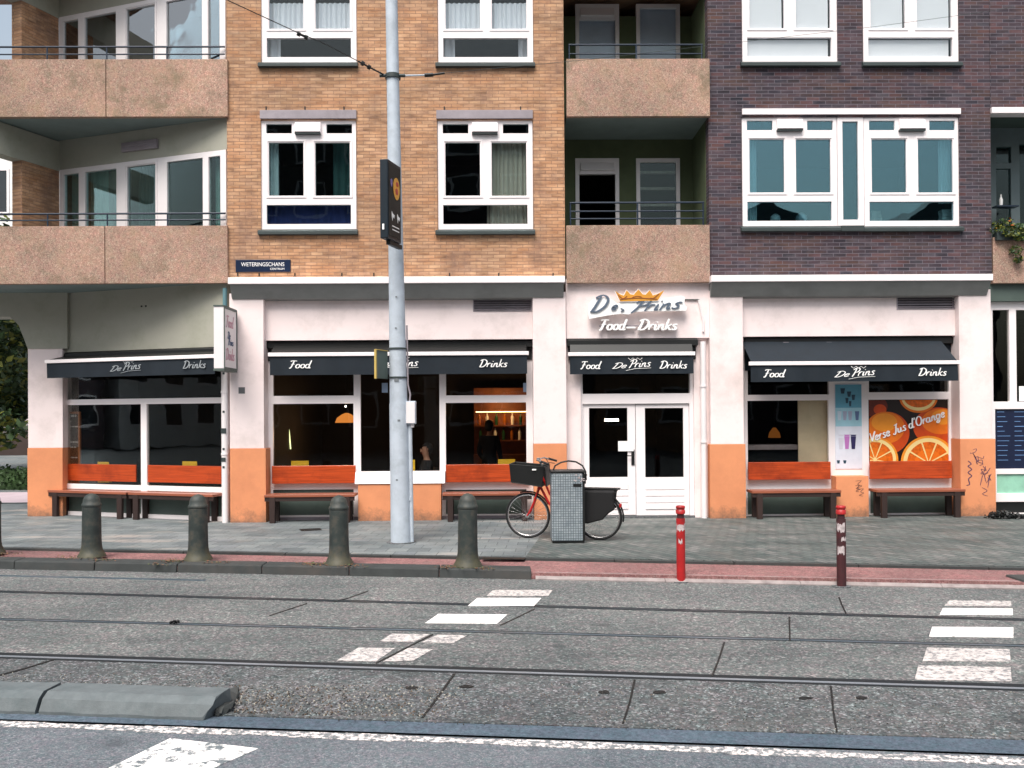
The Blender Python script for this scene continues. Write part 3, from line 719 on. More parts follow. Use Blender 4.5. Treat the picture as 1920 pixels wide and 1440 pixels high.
for yo in (0, -289):
    for k, (x0, x1) in enumerate(((1079, 1161), (1193, 1275))):
        h = FP.r(x0, 297 + yo, x1, 440 + yo, VB); zb = hb1[2] + .21 if yo == 0 else hb2[2] + .21
        t = .075; mb = MB(); z1 = h[3]
        hole = (h[0] + t, h[1] - t, zb + (.05 if k == 0 else .3), z1 - (.31 if k == 0 else .08))
        mb.holes(h[0], h[1], zb, z1, VB - .02, VB + .06, [hole])
        if k == 0: mb.profile([(VB - .07, z1 - .24), (VB - .02, z1 - .25), (VB - .02, z1 - .09), (VB - .03, z1 - .09)], h[0] + .1, h[1] - .1)
        ob = mk('door' if k == 0 else 'window', mb, m_pw, bA, bev=.004)
        if not (k == 0 and yo == 0):
            mb = MB(); mb.box(hole[0], hole[1], VB + .02, VB + .026, hole[2], hole[3]); mk('pane', mb, m_glassC if yo else m_glass, ob)
        if yo: 
            mb = MB(); mb.box(hole[0] - .02, hole[1] + .02, VB + .10, VB + .11, hole[2] - .05, hole[3] + .02); mk('blind', mb, M('pale_blue_blind', c8(206, 214, 226), .8, var=.08), ob)
        elif k == 1:
            mb = MB()
            for zz, c_ in ((.18, 0), (.5, 0), (.82, 0)): mb.box(hole[0] - .02, hole[1] + .02, VB + .12, VB + .16, hole[3] - zz, hole[3] - zz + .05)
            mk('blind', mb, m_curg, ob)
        else:
            mb = MB(); mb.tube([FP.w(hole[0] + .24, VB - .05, zb), FP.w(hole[0] + .24, VB - .05, zb + .55)], .02); mk('bolt', mb, m_dark, ob)
pipe(bA, [FP.w(FP.u(1311, VB - .12), VB - .12, ZTOP), FP.w(FP.u(1311, VB - .12), VB - .12, hb1[2] + .2)], .055, m_pw, clips=(6.2,))

# --- interior rooms behind the walls
def room(bld, u0, u1, v0, v1, z0, z1, mat, P=FP):
    mb = MB(P)
    mb.f([(u0, v1, z0), (u1, v1, z0), (u1, v1, z1), (u0, v1, z1)]); mb.f([(u0, v0, z0), (u1, v0, z0), (u1, v1, z0), (u0, v1, z0)])
    mb.f([(u0, v0, z1), (u0, v1, z1), (u1, v1, z1), (u1, v0, z1)]); mb.f([(u0, v0, z0), (u0, v1, z0), (u0, v1, z1), (u0, v0, z1)]); mb.f([(u1, v0, z0), (u1, v0, z1), (u1, v1, z1), (u1, v1, z0)])
    return mk('room', mb, mat, bld, normals=False)
zf1 = ZL_A + .05
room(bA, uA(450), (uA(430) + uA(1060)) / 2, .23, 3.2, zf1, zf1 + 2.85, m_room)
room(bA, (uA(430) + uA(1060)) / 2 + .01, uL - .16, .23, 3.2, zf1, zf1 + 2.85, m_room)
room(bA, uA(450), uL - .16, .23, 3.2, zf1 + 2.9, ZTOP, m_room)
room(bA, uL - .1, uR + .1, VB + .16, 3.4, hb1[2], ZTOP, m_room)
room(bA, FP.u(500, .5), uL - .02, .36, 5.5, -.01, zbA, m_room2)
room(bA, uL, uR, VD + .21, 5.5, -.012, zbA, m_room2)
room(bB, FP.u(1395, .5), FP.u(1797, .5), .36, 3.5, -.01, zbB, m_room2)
mb = MB(); mb.box(uA(430), FP.u(1862), 5.6, 9.0, 0, 12.6); mb.box(uA(430), FP.u(1862), .3, 5.6, ZTOP + .35, 12.6); mk('upper_storeys', mb, m_obrick, bA)
mb = MB(); mb.box(uA(427), uR, 0, .25, ZTOP, 12.6); mk('brick_wall', mb, m_obrick, bA)

# ---------------------------------------------------------------- dark brick block
u0, u1 = FP.u(1331.5), FP.u(1861)
h_main = [FP.r(1390.5, 219, 1799, 425, 0)]
h_top = [FP.r(1390.5, -90, 1570, 116, 0), FP.r(1616.5, -90, 1798, 116, 0)]
mb = MB(); mb.holes(u0, u1, ZL_B, ZTOP, 0, .22, h_main + h_top); mk('brick_wall', mb, m_dbrick, bB)
mb = MB(); zr = FP.z(1890, 202); mb.box(u1 + .012, FP.u(2300), .005, .22, zr, ZTOP); mk('brick_wall', mb, m_dbrick, bC)
mb = MB(); mb.box(u0, FP.u(2300), 0.01, .25, ZTOP, 12.6); mk('brick_wall', mb, m_dbrick, bB)
w5, hl5, o5 = module(bB, 1391.5, 220, 'left part of the wide window, its curtain drawn aside', glass=m_glassT)
w6, hl6, o6 = module(bB, 1620.5, 220, 'right part of the wide window with boxes on its sill', glass=m_glassT)
h = FP.r(1570.5, 220, 1619.5, 424, .03); hh = FP.r(1580, 228, 1609, 412, .03)
mb = MB(); mb.holes(h[0], h[1], o5[2], o5[3], .022, .1, [hh]); wm = mk('window', mb, m_frame, bB, bev=.004)
mb = MB(); mb.box(hh[0], hh[1], .065, .071, hh[2], hh[3]); mk('pane', mb, m_glassT, wm)
lintel(bB, 1392, 203, 1802, 214, m_frame)
mb = MB(); hq = FP.r(1574.6, 424.5, 1616.4, 436, .03); mb.box(hq[0], hq[1], -.075, .05, hq[2] + .01, hq[3] - .005); mk('sill', mb, m_dark, wm)
w7, hl7, o7 = module(bB, 1391, -88, 'left upper window with white blinds', glass=m_glassC)
w8, hl8, o8 = module(bB, 1618, -88, 'right upper window with white blinds', glass=m_glassC)
for w_, h_ in ((w7, hl7), (w8, hl8)):
    mb = MB()
    for k in range(2): mb.box(h_[k][0] - .02, h_[k][1] - .03, .085, .088, h_[2][2] - .02 if 0 else h_[k][2] - .05, h_[k][3])
    mb.box(h_[2][0] - .02, h_[2][1] - .04, .10, .103, h_[2][2] - .04, h_[2][3] - .02); mk('blind', mb, m_blind, w_)
curtain(FP, hl5[0][0] - .05, hl5[0][0] + .17, hl5[2][2] - .1, hl5[0][3] + .1, .2, m_cur, w5, 4)
curtain(FP, hl6[1][1] - .18, hl6[1][1] + .05, hl6[2][3], hl6[1][3] + .1, .2, m_cur, w6, 4)
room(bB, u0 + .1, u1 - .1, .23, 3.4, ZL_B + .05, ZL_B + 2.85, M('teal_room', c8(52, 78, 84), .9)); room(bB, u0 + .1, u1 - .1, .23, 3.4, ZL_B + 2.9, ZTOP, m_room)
for (x0, x1, y0, m_, lab) in ((1444, 1463, 404, m_cur, 'small pale round jar behind the left low pane of the wide window'), (1492, 1513, 400, m_galv, 'larger pale lamp globe behind the left low pane of the wide window')):
    h = FP.r(x0, y0, x1, 418, .3); r_ = (h[1] - h[0]) / 2; mb = MB(); c_ = FP.w((h[0] + h[1]) / 2, .3, 0)
    mb.lathe([(r_ * .5, h[2]), (r_, h[2] + r_ * .6), (r_ * .9, h[2] + r_ * 1.3), (r_ * .4, h[2] + r_ * 1.7), (.01, h[2] + r_ * 1.8)], c_.x, c_.y, 14); tag(mk('jar', mb, m_, None, loc=Vector((c_.x, c_.y, h[2])), smooth=True), lab, 'jar')
mb = MB(); h = FP.r(1395, 414, 1795, 420, .2); mb.box(h[0], h[1], .1, .45, h[2] - .02, h[3] - .02); mk('inner_sill', mb, m_pw, bB)
for (x0, x1, y0, m_, lab) in ((1632, 1652, 396, m_curg, 'stack of beige boxes on the sill at the left of the right low pane'), (1764, 1786, 393, m_blind, 'stack of white boxes on the sill at the right of the right low pane')):
    h = FP.r(x0, y0, x1, 414, .3); mb = MB(); n_ = 3
    for k in range(n_): mb.box(h[0] + .01 * (k % 2), h[1] - .015 * k, .25, .4, h[2] + (h[3] - h[2]) * k / n_, h[2] + (h[3] - h[2]) * (k + .9) / n_)
    tag(mk('box_stack', mb, m_, None, loc=FP.w(h[0], .3, h[2]), bev=.003), lab, 'boxes')

# interior things of the juice window
h = FP.r(1497, 752, 1556, 900, .4); mb = MB(); mb.box(h[0], h[1], .40, .43, 0.5, h[3] + .02); mk('cream_screen', mb, M('cream_board', c8(232, 214, 186), .8), bB)
h = FP.r(1400, 834, 1497, 838, .5); mb = MB(); mb.box(h[0], h[1], .5, .9, h[2] - .05, h[3]); mk('counter', mb, m_zinc, bB)

# ---------------------------------------------------------------- right neighbour
zc1 = FP.z(1890, 528); uq = u1 + .012; uE = FP.u(2300)
mb = MB(); zl = FP.r(1863, 201, 1950, 212, -.03); mb.box(uq, uE, -.04, .2, zl[2], zl[3]); mk('lintel', mb, m_frame, bC, bev=.005)
b3, hb3 = balc_panel(bC, 1862, 444, 2300, 530, .02, depth=1.4, lab='balcony of weathered washed concrete')
VN = 1.2
nh = [FP.r(1868, 275, 1896, 306, VN), FP.r(1868, 316, 1896, 430, VN), FP.r(1912, 270, 2050, 430, VN), FP.r(2065, 270, 2200, 430, VN)]
mb = MB(); mb.holes(uq - .1, uE, hb3[2], zl[3] + .3, VN, VN + .1, nh); lw = mk('balcony_window', mb, M('grey_blue_frame', c8(110, 124, 126), .6), bC)
mb = MB()
for h in nh: mb.box(h[0], h[1], VN + .04, VN + .046, h[2], h[3])
mk('pane', mb, m_glass, lw)
mb = MB(); mb.box(uq - .25, uq - .05, .23, VN, hb3[2], zl[3] + .3); mb.box(uq - .2, uE, .23, VN, zl[3] + .02, zl[3] + .25); mk('side_wall', mb, m_kick, bC)
room(bC, uq - .1, uE, VN + .11, 3.5, hb3[2], zl[3] + .3, m_room)
mb = MB(); mb.box(uq, uE, .12, .6, FP.z(1890, 563), hb3[2] + .019); mk('beam', mb, m_kick, bC)
VS = .22
zt = FP.z(1890, 563)
sh = [FP.r(1862, 581, 1893, 753, VS), FP.r(1906, 581, 1975, 753, VS), FP.r(1985, 581, 2080, 753, VS)]
mb = MB(); o = (uq - .02, uE, .0, FP.z(1890, 566, VS)); low = (FP.u(1864, VS), uE - .3, FP.z(1890, 879, VS), FP.z(1890, 767, VS)); gp = (FP.u(1866, VS), uE - .3, FP.z(1890, 925, VS), FP.z(1890, 889, VS))
mb.holes(*o, VS, VS + .08, sh + [low, gp, (FP.u(1862, VS), uE - .3, .02, FP.z(1890, 941, VS))]); s4 = mk('shop_window', mb, m_frame, bC, bev=.004)
mb = MB()
for h in sh: mb.box(h[0], h[1], VS + .04, VS + .046, h[2], h[3])
mk('pane', mb, m_glassD, s4)
mb = MB(); mb.box(low[0], low[1], VS + .03, VS + .05, low[2], low[3]); mn = mk('menu_board', mb, M('navy_menu_print', c8(20, 30, 58), .35), s4)
mb = MB(); rr = random.Random(3)
for i in range(22):
    zz = low[3] - .05 - (i // 2) * .088; a = low[0] + .05 + (i % 2) * .32; l_ = rr.uniform(.1, .24)
    mb.box(a, a + l_, VS + .027, VS + .0285, zz - (.006 if i not in (6, 7) else .009), zz + .003)
mk('menu_lines', mb, M('pale_blue_print', c8(110, 150, 200), .5), mn)
mb = MB(); mb.box(gp[0], gp[1], VS + .03, VS + .05, gp[2], gp[3]); mk('green_panel', mb, M('mint_panel', c8(150, 204, 180), .5, var=.25, vs=2), s4)
mb = MB(); mb.box(uq - .02, uE, VS + .04, VS + .07, .0, .4); mk('plinth', mb, m_black, s4)
room(bC, uq, uE, VS + .1, 3.5, -.01, zt, m_room)
mb = MB(); mb.box(uq, uE, .3, 9, ZTOP + .3, 12.6); mk('upper_storeys', mb, m_dbrick, bC)
h = FP.r(1913, 724, 1930, 752, VS); mb = MB(); mb.box(h[0], h[1], VS + .036, VS + .038, h[2], h[3]); tag(mk('notice', mb, m_letter, None, loc=FP.w(h[0], VS + .037, h[2])), 'white notice low in the dark glass of the right-hand neighbour shop', 'notice')
# bottle on the neighbour's balcony ledge
p_ = FP.h(1877, 386, .9); mb = MB(); c_ = FP.w(p_[0], .9, 0); mb.lathe([(.03, p_[1]), (.032, p_[1] + .12), (.012, p_[1] + .17), (.012, p_[1] + .22)], c_.x, c_.y, 12)
tag(mk('bottle', mb, m_letter, None, loc=Vector((c_.x, c_.y, p_[1])), smooth=True), 'small white bottle standing on the shelf above the planted balcony', 'bottle')
mb = MB(); mb.box(p_[0] - .12, p_[0] + .3, .82, 1.0, p_[1] - .03, p_[1] - .002); mk('shelf', mb, m_rail, bC)

# ================================================================ LEFT CORNER WING
uB = WL.u(112, 0)
zf = []
blA, hA1 = balc_panel(bA, -150, 424, 426.5, 532, -.06, joint=197, depth=2.1, lab='lower corner balcony of washed concrete with mossy stains')
blB, hA2 = balc_panel(bA, -150, 111, 426.5, 219, -.06, joint=200, depth=2.1, lab='upper corner balcony of washed concrete')
railing(FP, blA, -140, 424, (401, 413), (-20, 90, 202, 315), .04)
railing(FP, blB, -140, 424, (88, 102), (-20, 90, 202, 315), .04)
mb = MB(); mb.box(hA1[0], FP.u(427), -.05, 2.1, hA2[2] + 3.0, hA2[2] + 3.2); mk('balcony', mb, m_panel, bA)
ST = hA2[2] - hA1[2]
z1 = WL.z(403, 293, 0); zw = WL.z(416, 281, 0)
for k, zz in enumerate((0, ST)):
    fl = hA1[2] + zz + .19
    panes = [(WL.u(a), WL.u(b), fl + (.12 if d else .3), z1 + zz) for a, b, d in ((120, 148, 0), (160, 219, 0), (239, 292, 1), (314, 381, 0), (392, 414, 0))]
    mb = MB(WL); mb.holes(uB, WL.u(425), fl, zw + zz, 0, .08, panes); wd = mk('balcony_window', mb, m_pw, bA, bev=.005)
    wd['label'] = ('lower' if k == 0 else 'upper') + ' white balcony window front of the corner wing'
    mb = MB(WL)
    for h in panes: mb.box(h[0], h[1], .04, .046, h[2], h[3])
    mk('pane', mb, m_glass if k == 0 else m_glassW, wd)
    mb = MB(WL); h = panes[2]; mb.ring(h[0] - .05, h[1] + .05, h[2] - .06, h[3] + .05, -.012, -.001, .03); mk('balcony_door', mb, m_pw, wd)
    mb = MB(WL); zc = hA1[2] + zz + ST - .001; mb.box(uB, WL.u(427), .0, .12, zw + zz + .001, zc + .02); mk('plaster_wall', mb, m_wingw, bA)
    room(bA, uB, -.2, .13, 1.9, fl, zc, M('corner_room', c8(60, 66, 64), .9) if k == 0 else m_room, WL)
    m_tc = M('grey_green_curtain', c8(120, 146, 140), .9, var=.1)
    curtain(WL, panes[0][0], panes[0][1], fl, z1 + zz + .1, .2, m_tc, wd, 3)
    curtain(WL, panes[1][0] - .05, panes[1][0] + (.38 if k == 0 else .7), fl, z1 + zz + .1, .2, m_tc, wd, 4)
    curtain(WL, panes[2][0], panes[2][1], fl, z1 + zz + .1, .3, M('dim_curtain', c8(66, 84, 82), .9), wd, 7)
    if k == 0:
        curtain(WL, panes[4][0], panes[4][1] - .05, fl, z1 + .1, .2, m_tc, wd, 2)
        a, b = WL.u(232), WL.u(299); zq = WL.z(265, 262)
        mb = MB(WL); mb.box(a, b, -.05, -.001, zq - .2, zq - .03)
        for i in range(3): mb.box(a + .01, b - .01, -.062, -.052, zq - .17 + i * .045, zq - .15 + i * .045)
        mk('vent_grille', mb, m_zinc, bA, bev=.004)
Qp = WL.w(uB, 0, 0); E = Plane((0, .62)); Ex = E.u(42); RW = Plane((Ex, .62), math.atan2(Qp.y - .62, Qp.x - Ex)); LR = (Vector((Qp.x, Qp.y)) - Vector((Ex, .62))).length
for zz in (0, ST):
    zb = RW.z(80, 312, 0) + zz
    mb = MB(RW); mb.box(0, LR, 0, .25, hA1[2] + zz + .2, zb); mk('brick_wall', mb, m_obrick, bA)
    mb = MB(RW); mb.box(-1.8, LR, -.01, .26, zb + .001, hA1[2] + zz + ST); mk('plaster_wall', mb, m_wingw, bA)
# ground floor of the wing
YC = 1.22; CP = Plane((0, YC))
a, b = CP.u(52), CP.u(117); zs = CP.z(85, 840); ztc = CP.z(85, 600)
mb = MB(CP); mb.box(a, b, 0, .5, zs + .001, ztc + .4); pc = mk('pillar', mb, m_white, bA, bev=.006)
mb = MB(CP); mb.box(a - .01, b + .0, -.012, .49, -.1, zs); mk('painted_base', mb, m_orange, pc, bev=.006)
pts = [CP.h(x, y) for x, y in ((-170, 640), (-140, 596), (20, 594), (36, 610), (53, 654))]
zt = hA1[2] + .02; pts = [(CP.u(-260), CP.z(-200, 640)), pts[0], pts[1], pts[2], pts[3], pts[4], (b + .1, pts[4][1]), (b + .1, zt), (CP.u(-260), zt)]
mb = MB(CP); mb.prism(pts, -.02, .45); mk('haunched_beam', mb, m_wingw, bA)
zst = WL.z(412, 650); zg = WL.z(412, 755)
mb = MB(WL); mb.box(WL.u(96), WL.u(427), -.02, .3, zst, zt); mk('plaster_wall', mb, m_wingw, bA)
uu = lambda x: WL.u(x, .05)
zz_ = [WL.z(412, y, .05) for y in (700, 745, 756, 914, 924, 969)]
ph = [(uu(122), uu(414), zz_[1], zst - .05), (uu(122), uu(263), zz_[3], zz_[2]), (uu(274), uu(414), zz_[3], zz_[2])]
kh = [(uu(122), uu(263), zz_[5], zz_[4]), (uu(274), uu(414), zz_[5], zz_[4])]
mb = MB(WL); mb.holes(uu(114), uu(427), 0, zst, .05, .12, ph + kh); sw0 = mk('shop_window', mb, m_frame, bA, bev=.004)
mb = MB(WL)
for h in ph: mb.box(h[0], h[1], .09, .096, h[2], h[3])
mk('pane', mb, m_glassD, sw0)
for h in kh:
    mb = MB(WL); mb.box(h[0], h[1], .08, .1, h[2], h[3]); mk('kick_panel', mb, m_kick, sw0)
room(bA, uu(122), -.15, .2, 2.0, -.01, zt - .02, m_room2, WL)
mb = MB(WL)
for x in (266, 274): mb.box(WL.u(x), WL.u(x) + .03, -.03, -.021, WL.z(270, 576), WL.z(270, 576) + .03)
mk('wall_fixing', mb, m_black, bA)

# chalkboard in the corner window
a, b = WL.u(127, .35), WL.u(163, .35); z0_, z1_ = WL.z(145, 900, .35), WL.z(145, 772, .35)
cb = empty('chalkboard', WL.w((a + b) / 2, .18, z0_), 'brown framed chalkboard menu standing behind the corner window', 'chalkboard')
mb = MB(WL); mb.ring(a, b, z0_, z1_, .16, .2, .04); mk('frame', mb, M('brown_frame_wood', c8(170, 104, 60), .6), cb, bev=.004)
mb = MB(WL); mb.box(a + .04, b - .04, .175, .19, z0_ + .04, z1_ - .04); mk('slate', mb, m_black, cb)
mb = MB(WL); rr = random.Random(5)
for i in range(12):
    zq = z1_ - .1 - i * .1; x_ = a + .07
    while x_ < b - .12:
        l_ = rr.uniform(.03, .09); mb.box(x_, x_ + l_, .171, .1745, zq, zq + (.022 if i else .04)); x_ += l_ + .02
        if rr.random() < .2: break
mk('chalk_writing', mb, M('chalk', c8(220, 220, 220), .9), cb)
# yellow cards on the sills
for P, x0, x1, y0, v, lab in ((WL, 183, 204, 866, .16, 'yellow card above the left end bench of the corner window'), (WL, 342, 369, 865, .16, 'yellow card above the second bench of the corner window'),
    (FP, 546, 579, 864, .4, 'yellow card above the bench left of the steel pole'), (FP, 770, 778, 862, .4, 'narrow yellow card in the middle pane right of the steel pole'), (FP, 934, 966, 861, .4, 'yellow card above the bench behind the bicycle basket')):
    h = P.r(x0, y0, x1, 905, v); zq = h[2]
    mb = MB(P); mb.prism([(h[0], zq), (h[1], zq), (h[1], h[3]), (h[0], h[3])], v, v + .004); mb.profile([(v + .004, h[3]), (v + .08, zq), (v + .084, zq), (v + .004, h[3] - .012)], h[0], h[1])
    tag(mk('menu_card', mb, m_yel, None, loc=P.w((h[0] + h[1]) / 2, v, zq)), lab, 'menu card', 'yellow cards on the window sills')
# sill boards inside
mb = MB(); h = FP.r(500, 903, 999, 908, VG); mb.box(FP.u(505, .35), FP.u(995, .35), .345, .62, h[2] - .03, h[2]); mk('inner_sill', mb, m_woodd, bA)
mb = MB(WL); mb.box(uu(125), uu(412), .125, .35, zz_[3] - .03, zz_[3] - .002); mk('inner_sill', mb, m_woodd, bA)

# ================================================================ AWNINGS
def awning(P, x0, x1, yb, yv, ycas, vo, vi, lab, texts, cx=None, ztop=None, fab=None):
    xm = (x0 + x1) / 2 if P is FP else 405
    a, b = P.u(x0, vo), P.u(x1, vo); zb0, zb1 = P.z(xm, yb + 7, vo), P.z(xm, yb, vo); zv = P.z(xm, yv, vo)
    c0, c1 = (P.u(cx[0], vi), P.u(cx[1], vi)) if cx else (a, b); zc1 = ztop if ztop else P.z(xm, ycas, vi); zc0 = zc1 - .13
    aw = empty('awning', P.w((a + b) / 2, (vo + vi) / 2, zv), lab, 'awning', 'navy awnings over the cafe windows')
    mb = MB(P); mb.profile([(vi - .1, zc0), (vi + .02, zc0 - .02), (vi + .02, zc1), (vi - .06, zc1), (vi - .1, zc1 - .03)], c0, c1); mk('cassette', mb, m_black, aw, bev=.004)
    mb = MB(P); mb.profile([(vi - .08, zc0 + .05), (vi - .08, zc0 + .058), (vo + .01, zb1 - .004), (vo + .01, zb1 - .014)], a + .04, b - .04)
    mb.box(c0 + .02, c1 - .02, vi - .012 + .0, vi + .012, zb0 - .06, zc0 - .022); mk('fabric', mb, fab or m_black, aw)
    mb = MB(P); mb.box(a, b, vo - .012, vo + .04, zb0, zb1); mk('front_bar', mb, m_frame, aw, bev=.006)
    mb = MB(P); n = 60; L_ = b - a - .06
    for s_ in (0, 1):
        g = [[mb.bm.verts.new(P.w(a + .03 + L_ * i / n, vo + .012 + s_ * .004 + .010 * (math.sin(i * .9) + .7 * math.sin(i * .37 + 1)) * j, zb0 - (zb0 - zv) * j)) for j in (0, 1)] for i in range(n + 1)]
        for i in range(n):
            fc = mb.bm.faces.new([g[i][0], g[i + 1][0], g[i + 1][1], g[i][1]]); fc.smooth = True
    mk('valance', mb, m_blue, aw)
    for x_ in (max(c0 + .02, a + .04), min(c1 - .05, b - .07)):
        mb = MB(P); mb.hull8([P.w(x_, vo + .05, zb0), P.w(x_ + .025, vo + .05, zb0), P.w(x_ + .025, vo + .02, zb0 + .04), P.w(x_, vo + .02, zb0 + .04), P.w(x_, vi - .09, zc0 - .02), P.w(x_ + .025, vi - .09, zc0 - .02), P.w(x_ + .025, vi - .09, zc0 + .03), P.w(x_, vi - .09, zc0 + .03)])
        mk('arm', mb, m_zinc, aw)
    mb = MB(P)
    for t_, q0, q1, ybase in texts:
        vt = vo + .003
        p0, p1 = P.u(q0, vt), P.u(q1, vt); zt_ = P.z(xm, ybase, vt)
        if t_ == 'logo':
            W_ = p1 - p0
            script(mb, 'De', p0, zt_ - .01, .10, vt, squeeze=W_ * .36 / swidth('De', .10), ang=.05, slant=.4, wd=.16)
            script(mb, 'Prins', p0 + W_ * .42, zt_ + .005, .14, vt, squeeze=W_ * .56 / swidth('Prins', .14), ang=.06, slant=.35)
            ribbon(mb, [(p0 + W_ * .36, zt_ - .045), (p0 + W_ * .6, zt_ - .01), (p0 + W_, zt_ + .0)], .012, vt, .004)
            ribbon(mb, [(p0 + W_ * (.42 + .06 * i), zt_ + .145 + (.035 if i % 2 == 0 else 0)) for i in range(7)], .012, vt, .004)
        else:
            sz = .135; script(mb, t_, p0, zt_, sz, vt, squeeze=(p1 - p0) / swidth(t_, sz), wd=.15)
    mk('lettering', mb, m_letter if P is FP else M('shade_dimmed_lettering', c8(150, 156, 160), .6), aw)  # corner awning: white lettering greyed to imitate its shade
    return aw
awning(FP, 502, 991, 660, 702, 640, -.13, .26, 'navy Food and Drinks awning crossed by the steel pole', [('Food', 541, 582, 689), ('logo', 706, 784, 689), ('Drinks', 897, 950, 689)], cx=(497, 999), ztop=fz1[2] - .004)
awning(FP, 1065, 1303, 660, 701, 640, -.10, .09, 'short navy awning above the white cafe door', [('Food', 1087, 1125, 691), ('logo', 1146, 1220, 690), ('Drinks', 1235, 1287, 691)], cx=(1063, 1306), ztop=ZSIGN - .004)
awning(FP, 1404, 1799, 677, 715, 634, -.42, .26, 'navy awning pulled further out over the orange juice poster', [('Food', 1430, 1470, 706), ('logo', 1562, 1640, 706), ('Drinks', 1720, 1773, 705)], cx=(1394, 1798), ztop=fz3[2] - .004, fab=m_blue)
awning(WL, 84, 405, 664, 701, 650, -.45, .04, 'shaded navy awning over the corner window on the left', [('logo', 205, 264, 690), ('Drinks', 342, 385, 689)], cx=(114, 411), ztop=zst - .004)
for (x, y, lab) in ((667, 652, 'left'), (828, 652, 'right')):
    pass
mb = MB()
for x in (667, 826): h = FP.r(x - 4, 649, x + 4, 655, .15); mb.box(h[0], h[1], .135, .157, h[2], h[3])
mk('cassette_clip', mb, m_zinc, bA)
mb = MB()
for x in (1475, 1556, 1618, 1700): h = FP.r(x - 5, 641, x + 5, 645, .1); mb.box(h[0], h[1], .135, .157, h[2], h[3])
mk('cassette_clip', mb, m_zinc, bB)

# ================================================================ SIGNS
# big cafe sign with crown
zx = lambda pts, v: [FP.h(1080 + x / 8.348, 530 + y / 8.348, v) for x, y in pts]
sgn = empty('cafe_sign', FP.w(FP.u(1196, .0), .0, FP.z(1196, 628, 0)), 'white De Prins cafe sign with gold crown above the entrance awning', 'shop sign')
brd = [(190, 490), (205, 570), (330, 545), (560, 503), (700, 488), (820, 498), (930, 458), (1150, 447), (1720, 440), (1735, 385), (1690, 340), (1705, 230), (1640, 205), (1500, 232), (1345, 245), (1300, 285), (690, 300), (650, 330), (520, 240), (400, 228), (260, 262), (205, 320), (188, 400)]
mb = MB(); mb.prism(zx(brd, -.12), -.14, -.07); mb.box(FP.u(1130), FP.u(1134), -.07, .02, FP.z(1130, 575), FP.z(1130, 572)); mb.box(FP.u(1260), FP.u(1264), -.07, .02, FP.z(1260, 575), FP.z(1260, 572)); mk('board', mb, m_letter, sgn)
cr = [(690, 296), (610, 130), (690, 185), (745, 205), (790, 120), (850, 185), (900, 190), (975, 105), (1040, 185), (1085, 190), (1150, 118), (1200, 200), (1270, 180), (1380, 120), (1275, 282)]
mb = MB(); mb.prism(zx(cr, -.14), -.165, -.142); mk('crown', mb, m_gold, sgn)
mb = MB(); ribbon(mb, zx(cr + cr[:1], -.14), .022, -.14, .018, False); mk('crown_outline', mb, m_letter, sgn)
mb = MB(); ribbon(mb, smooth(zx([(690, 265), (800, 250), (980, 240), (1150, 250), (1270, 260)], -.166)), .02, -.1655, .006)
for p in ([(660, 190), (730, 250), (800, 210)], [(880, 230), (960, 210), (1030, 225)], [(1160, 240), (1220, 240), (1300, 170)]): ribbon(mb, smooth(zx(p, -.166)), .014, -.1655, .006)
mk('crown_shading', mb, M('copper_line', c8(140, 70, 36), .5), sgn)
mb = MB(); m_ink = M('slate_blue_letters', c8(92, 104, 120), .35)
p = zx([(225, 440)], -.145)[0]; script(mb, 'D', p[0] - .02, p[1] - .02, .30, -.1405, depth=.02, slant=.4, wd=.13, squeeze=1.15)
p = zx([(545, 425)], -.145)[0]; script(mb, 'e', p[0], p[1], .16, -.1405, depth=.02, slant=.4, wd=.2, squeeze=1.3)
ribbon(mb, smooth(zx([(700, 400), (750, 430), (700, 450)], -.145)), .018, -.1405, .02)
p = zx([(850, 440)], -.145)[0]; script(mb, 'Prins', p[0] - .02, p[1] - .03, .205, -.1405, depth=.02, slant=.45, wd=.15, ang=.085, squeeze=1.95)
mk('lettering', mb, m_ink, sgn)
mb = MB(); p0, p1 = zx([(350, 742), (770, 742)], -.04)
script(mb, 'Food', p0[0], p0[1], .19, -.03, depth=.07, wd=.20, squeeze=(p1[0] - p0[0]) / swidth('Food', .19))
p0, p1 = zx([(950, 742), (1570, 742)], -.04); script(mb, 'Drinks', p0[0], p0[1], .19, -.03, depth=.07, wd=.20, squeeze=(p1[0] - p0[0]) / swidth('Drinks', .19))
p0, p1 = zx([(785, 705), (925, 705)], -.04); ribbon(mb, [p0, p1], .03, -.03, .05, False)
mk('lower_lettering', mb, m_letter, sgn)
mb = MB(); p0, p1 = zx([(360, 680), (1580, 680)], -.02); mb.box(p0[0], p1[0], -.03, -.018, p0[1] - .012, p0[1] + .012); mb.box(p0[0] + .2, p0[0] + .22, -.02, .02, p0[1] - .01, p0[1] + .01); mb.box(p1[0] - .2, p1[0] - .18, -.02, .02, p0[1] - .01, p0[1] + .01); mk('mounting_rail', mb, m_zinc, sgn)

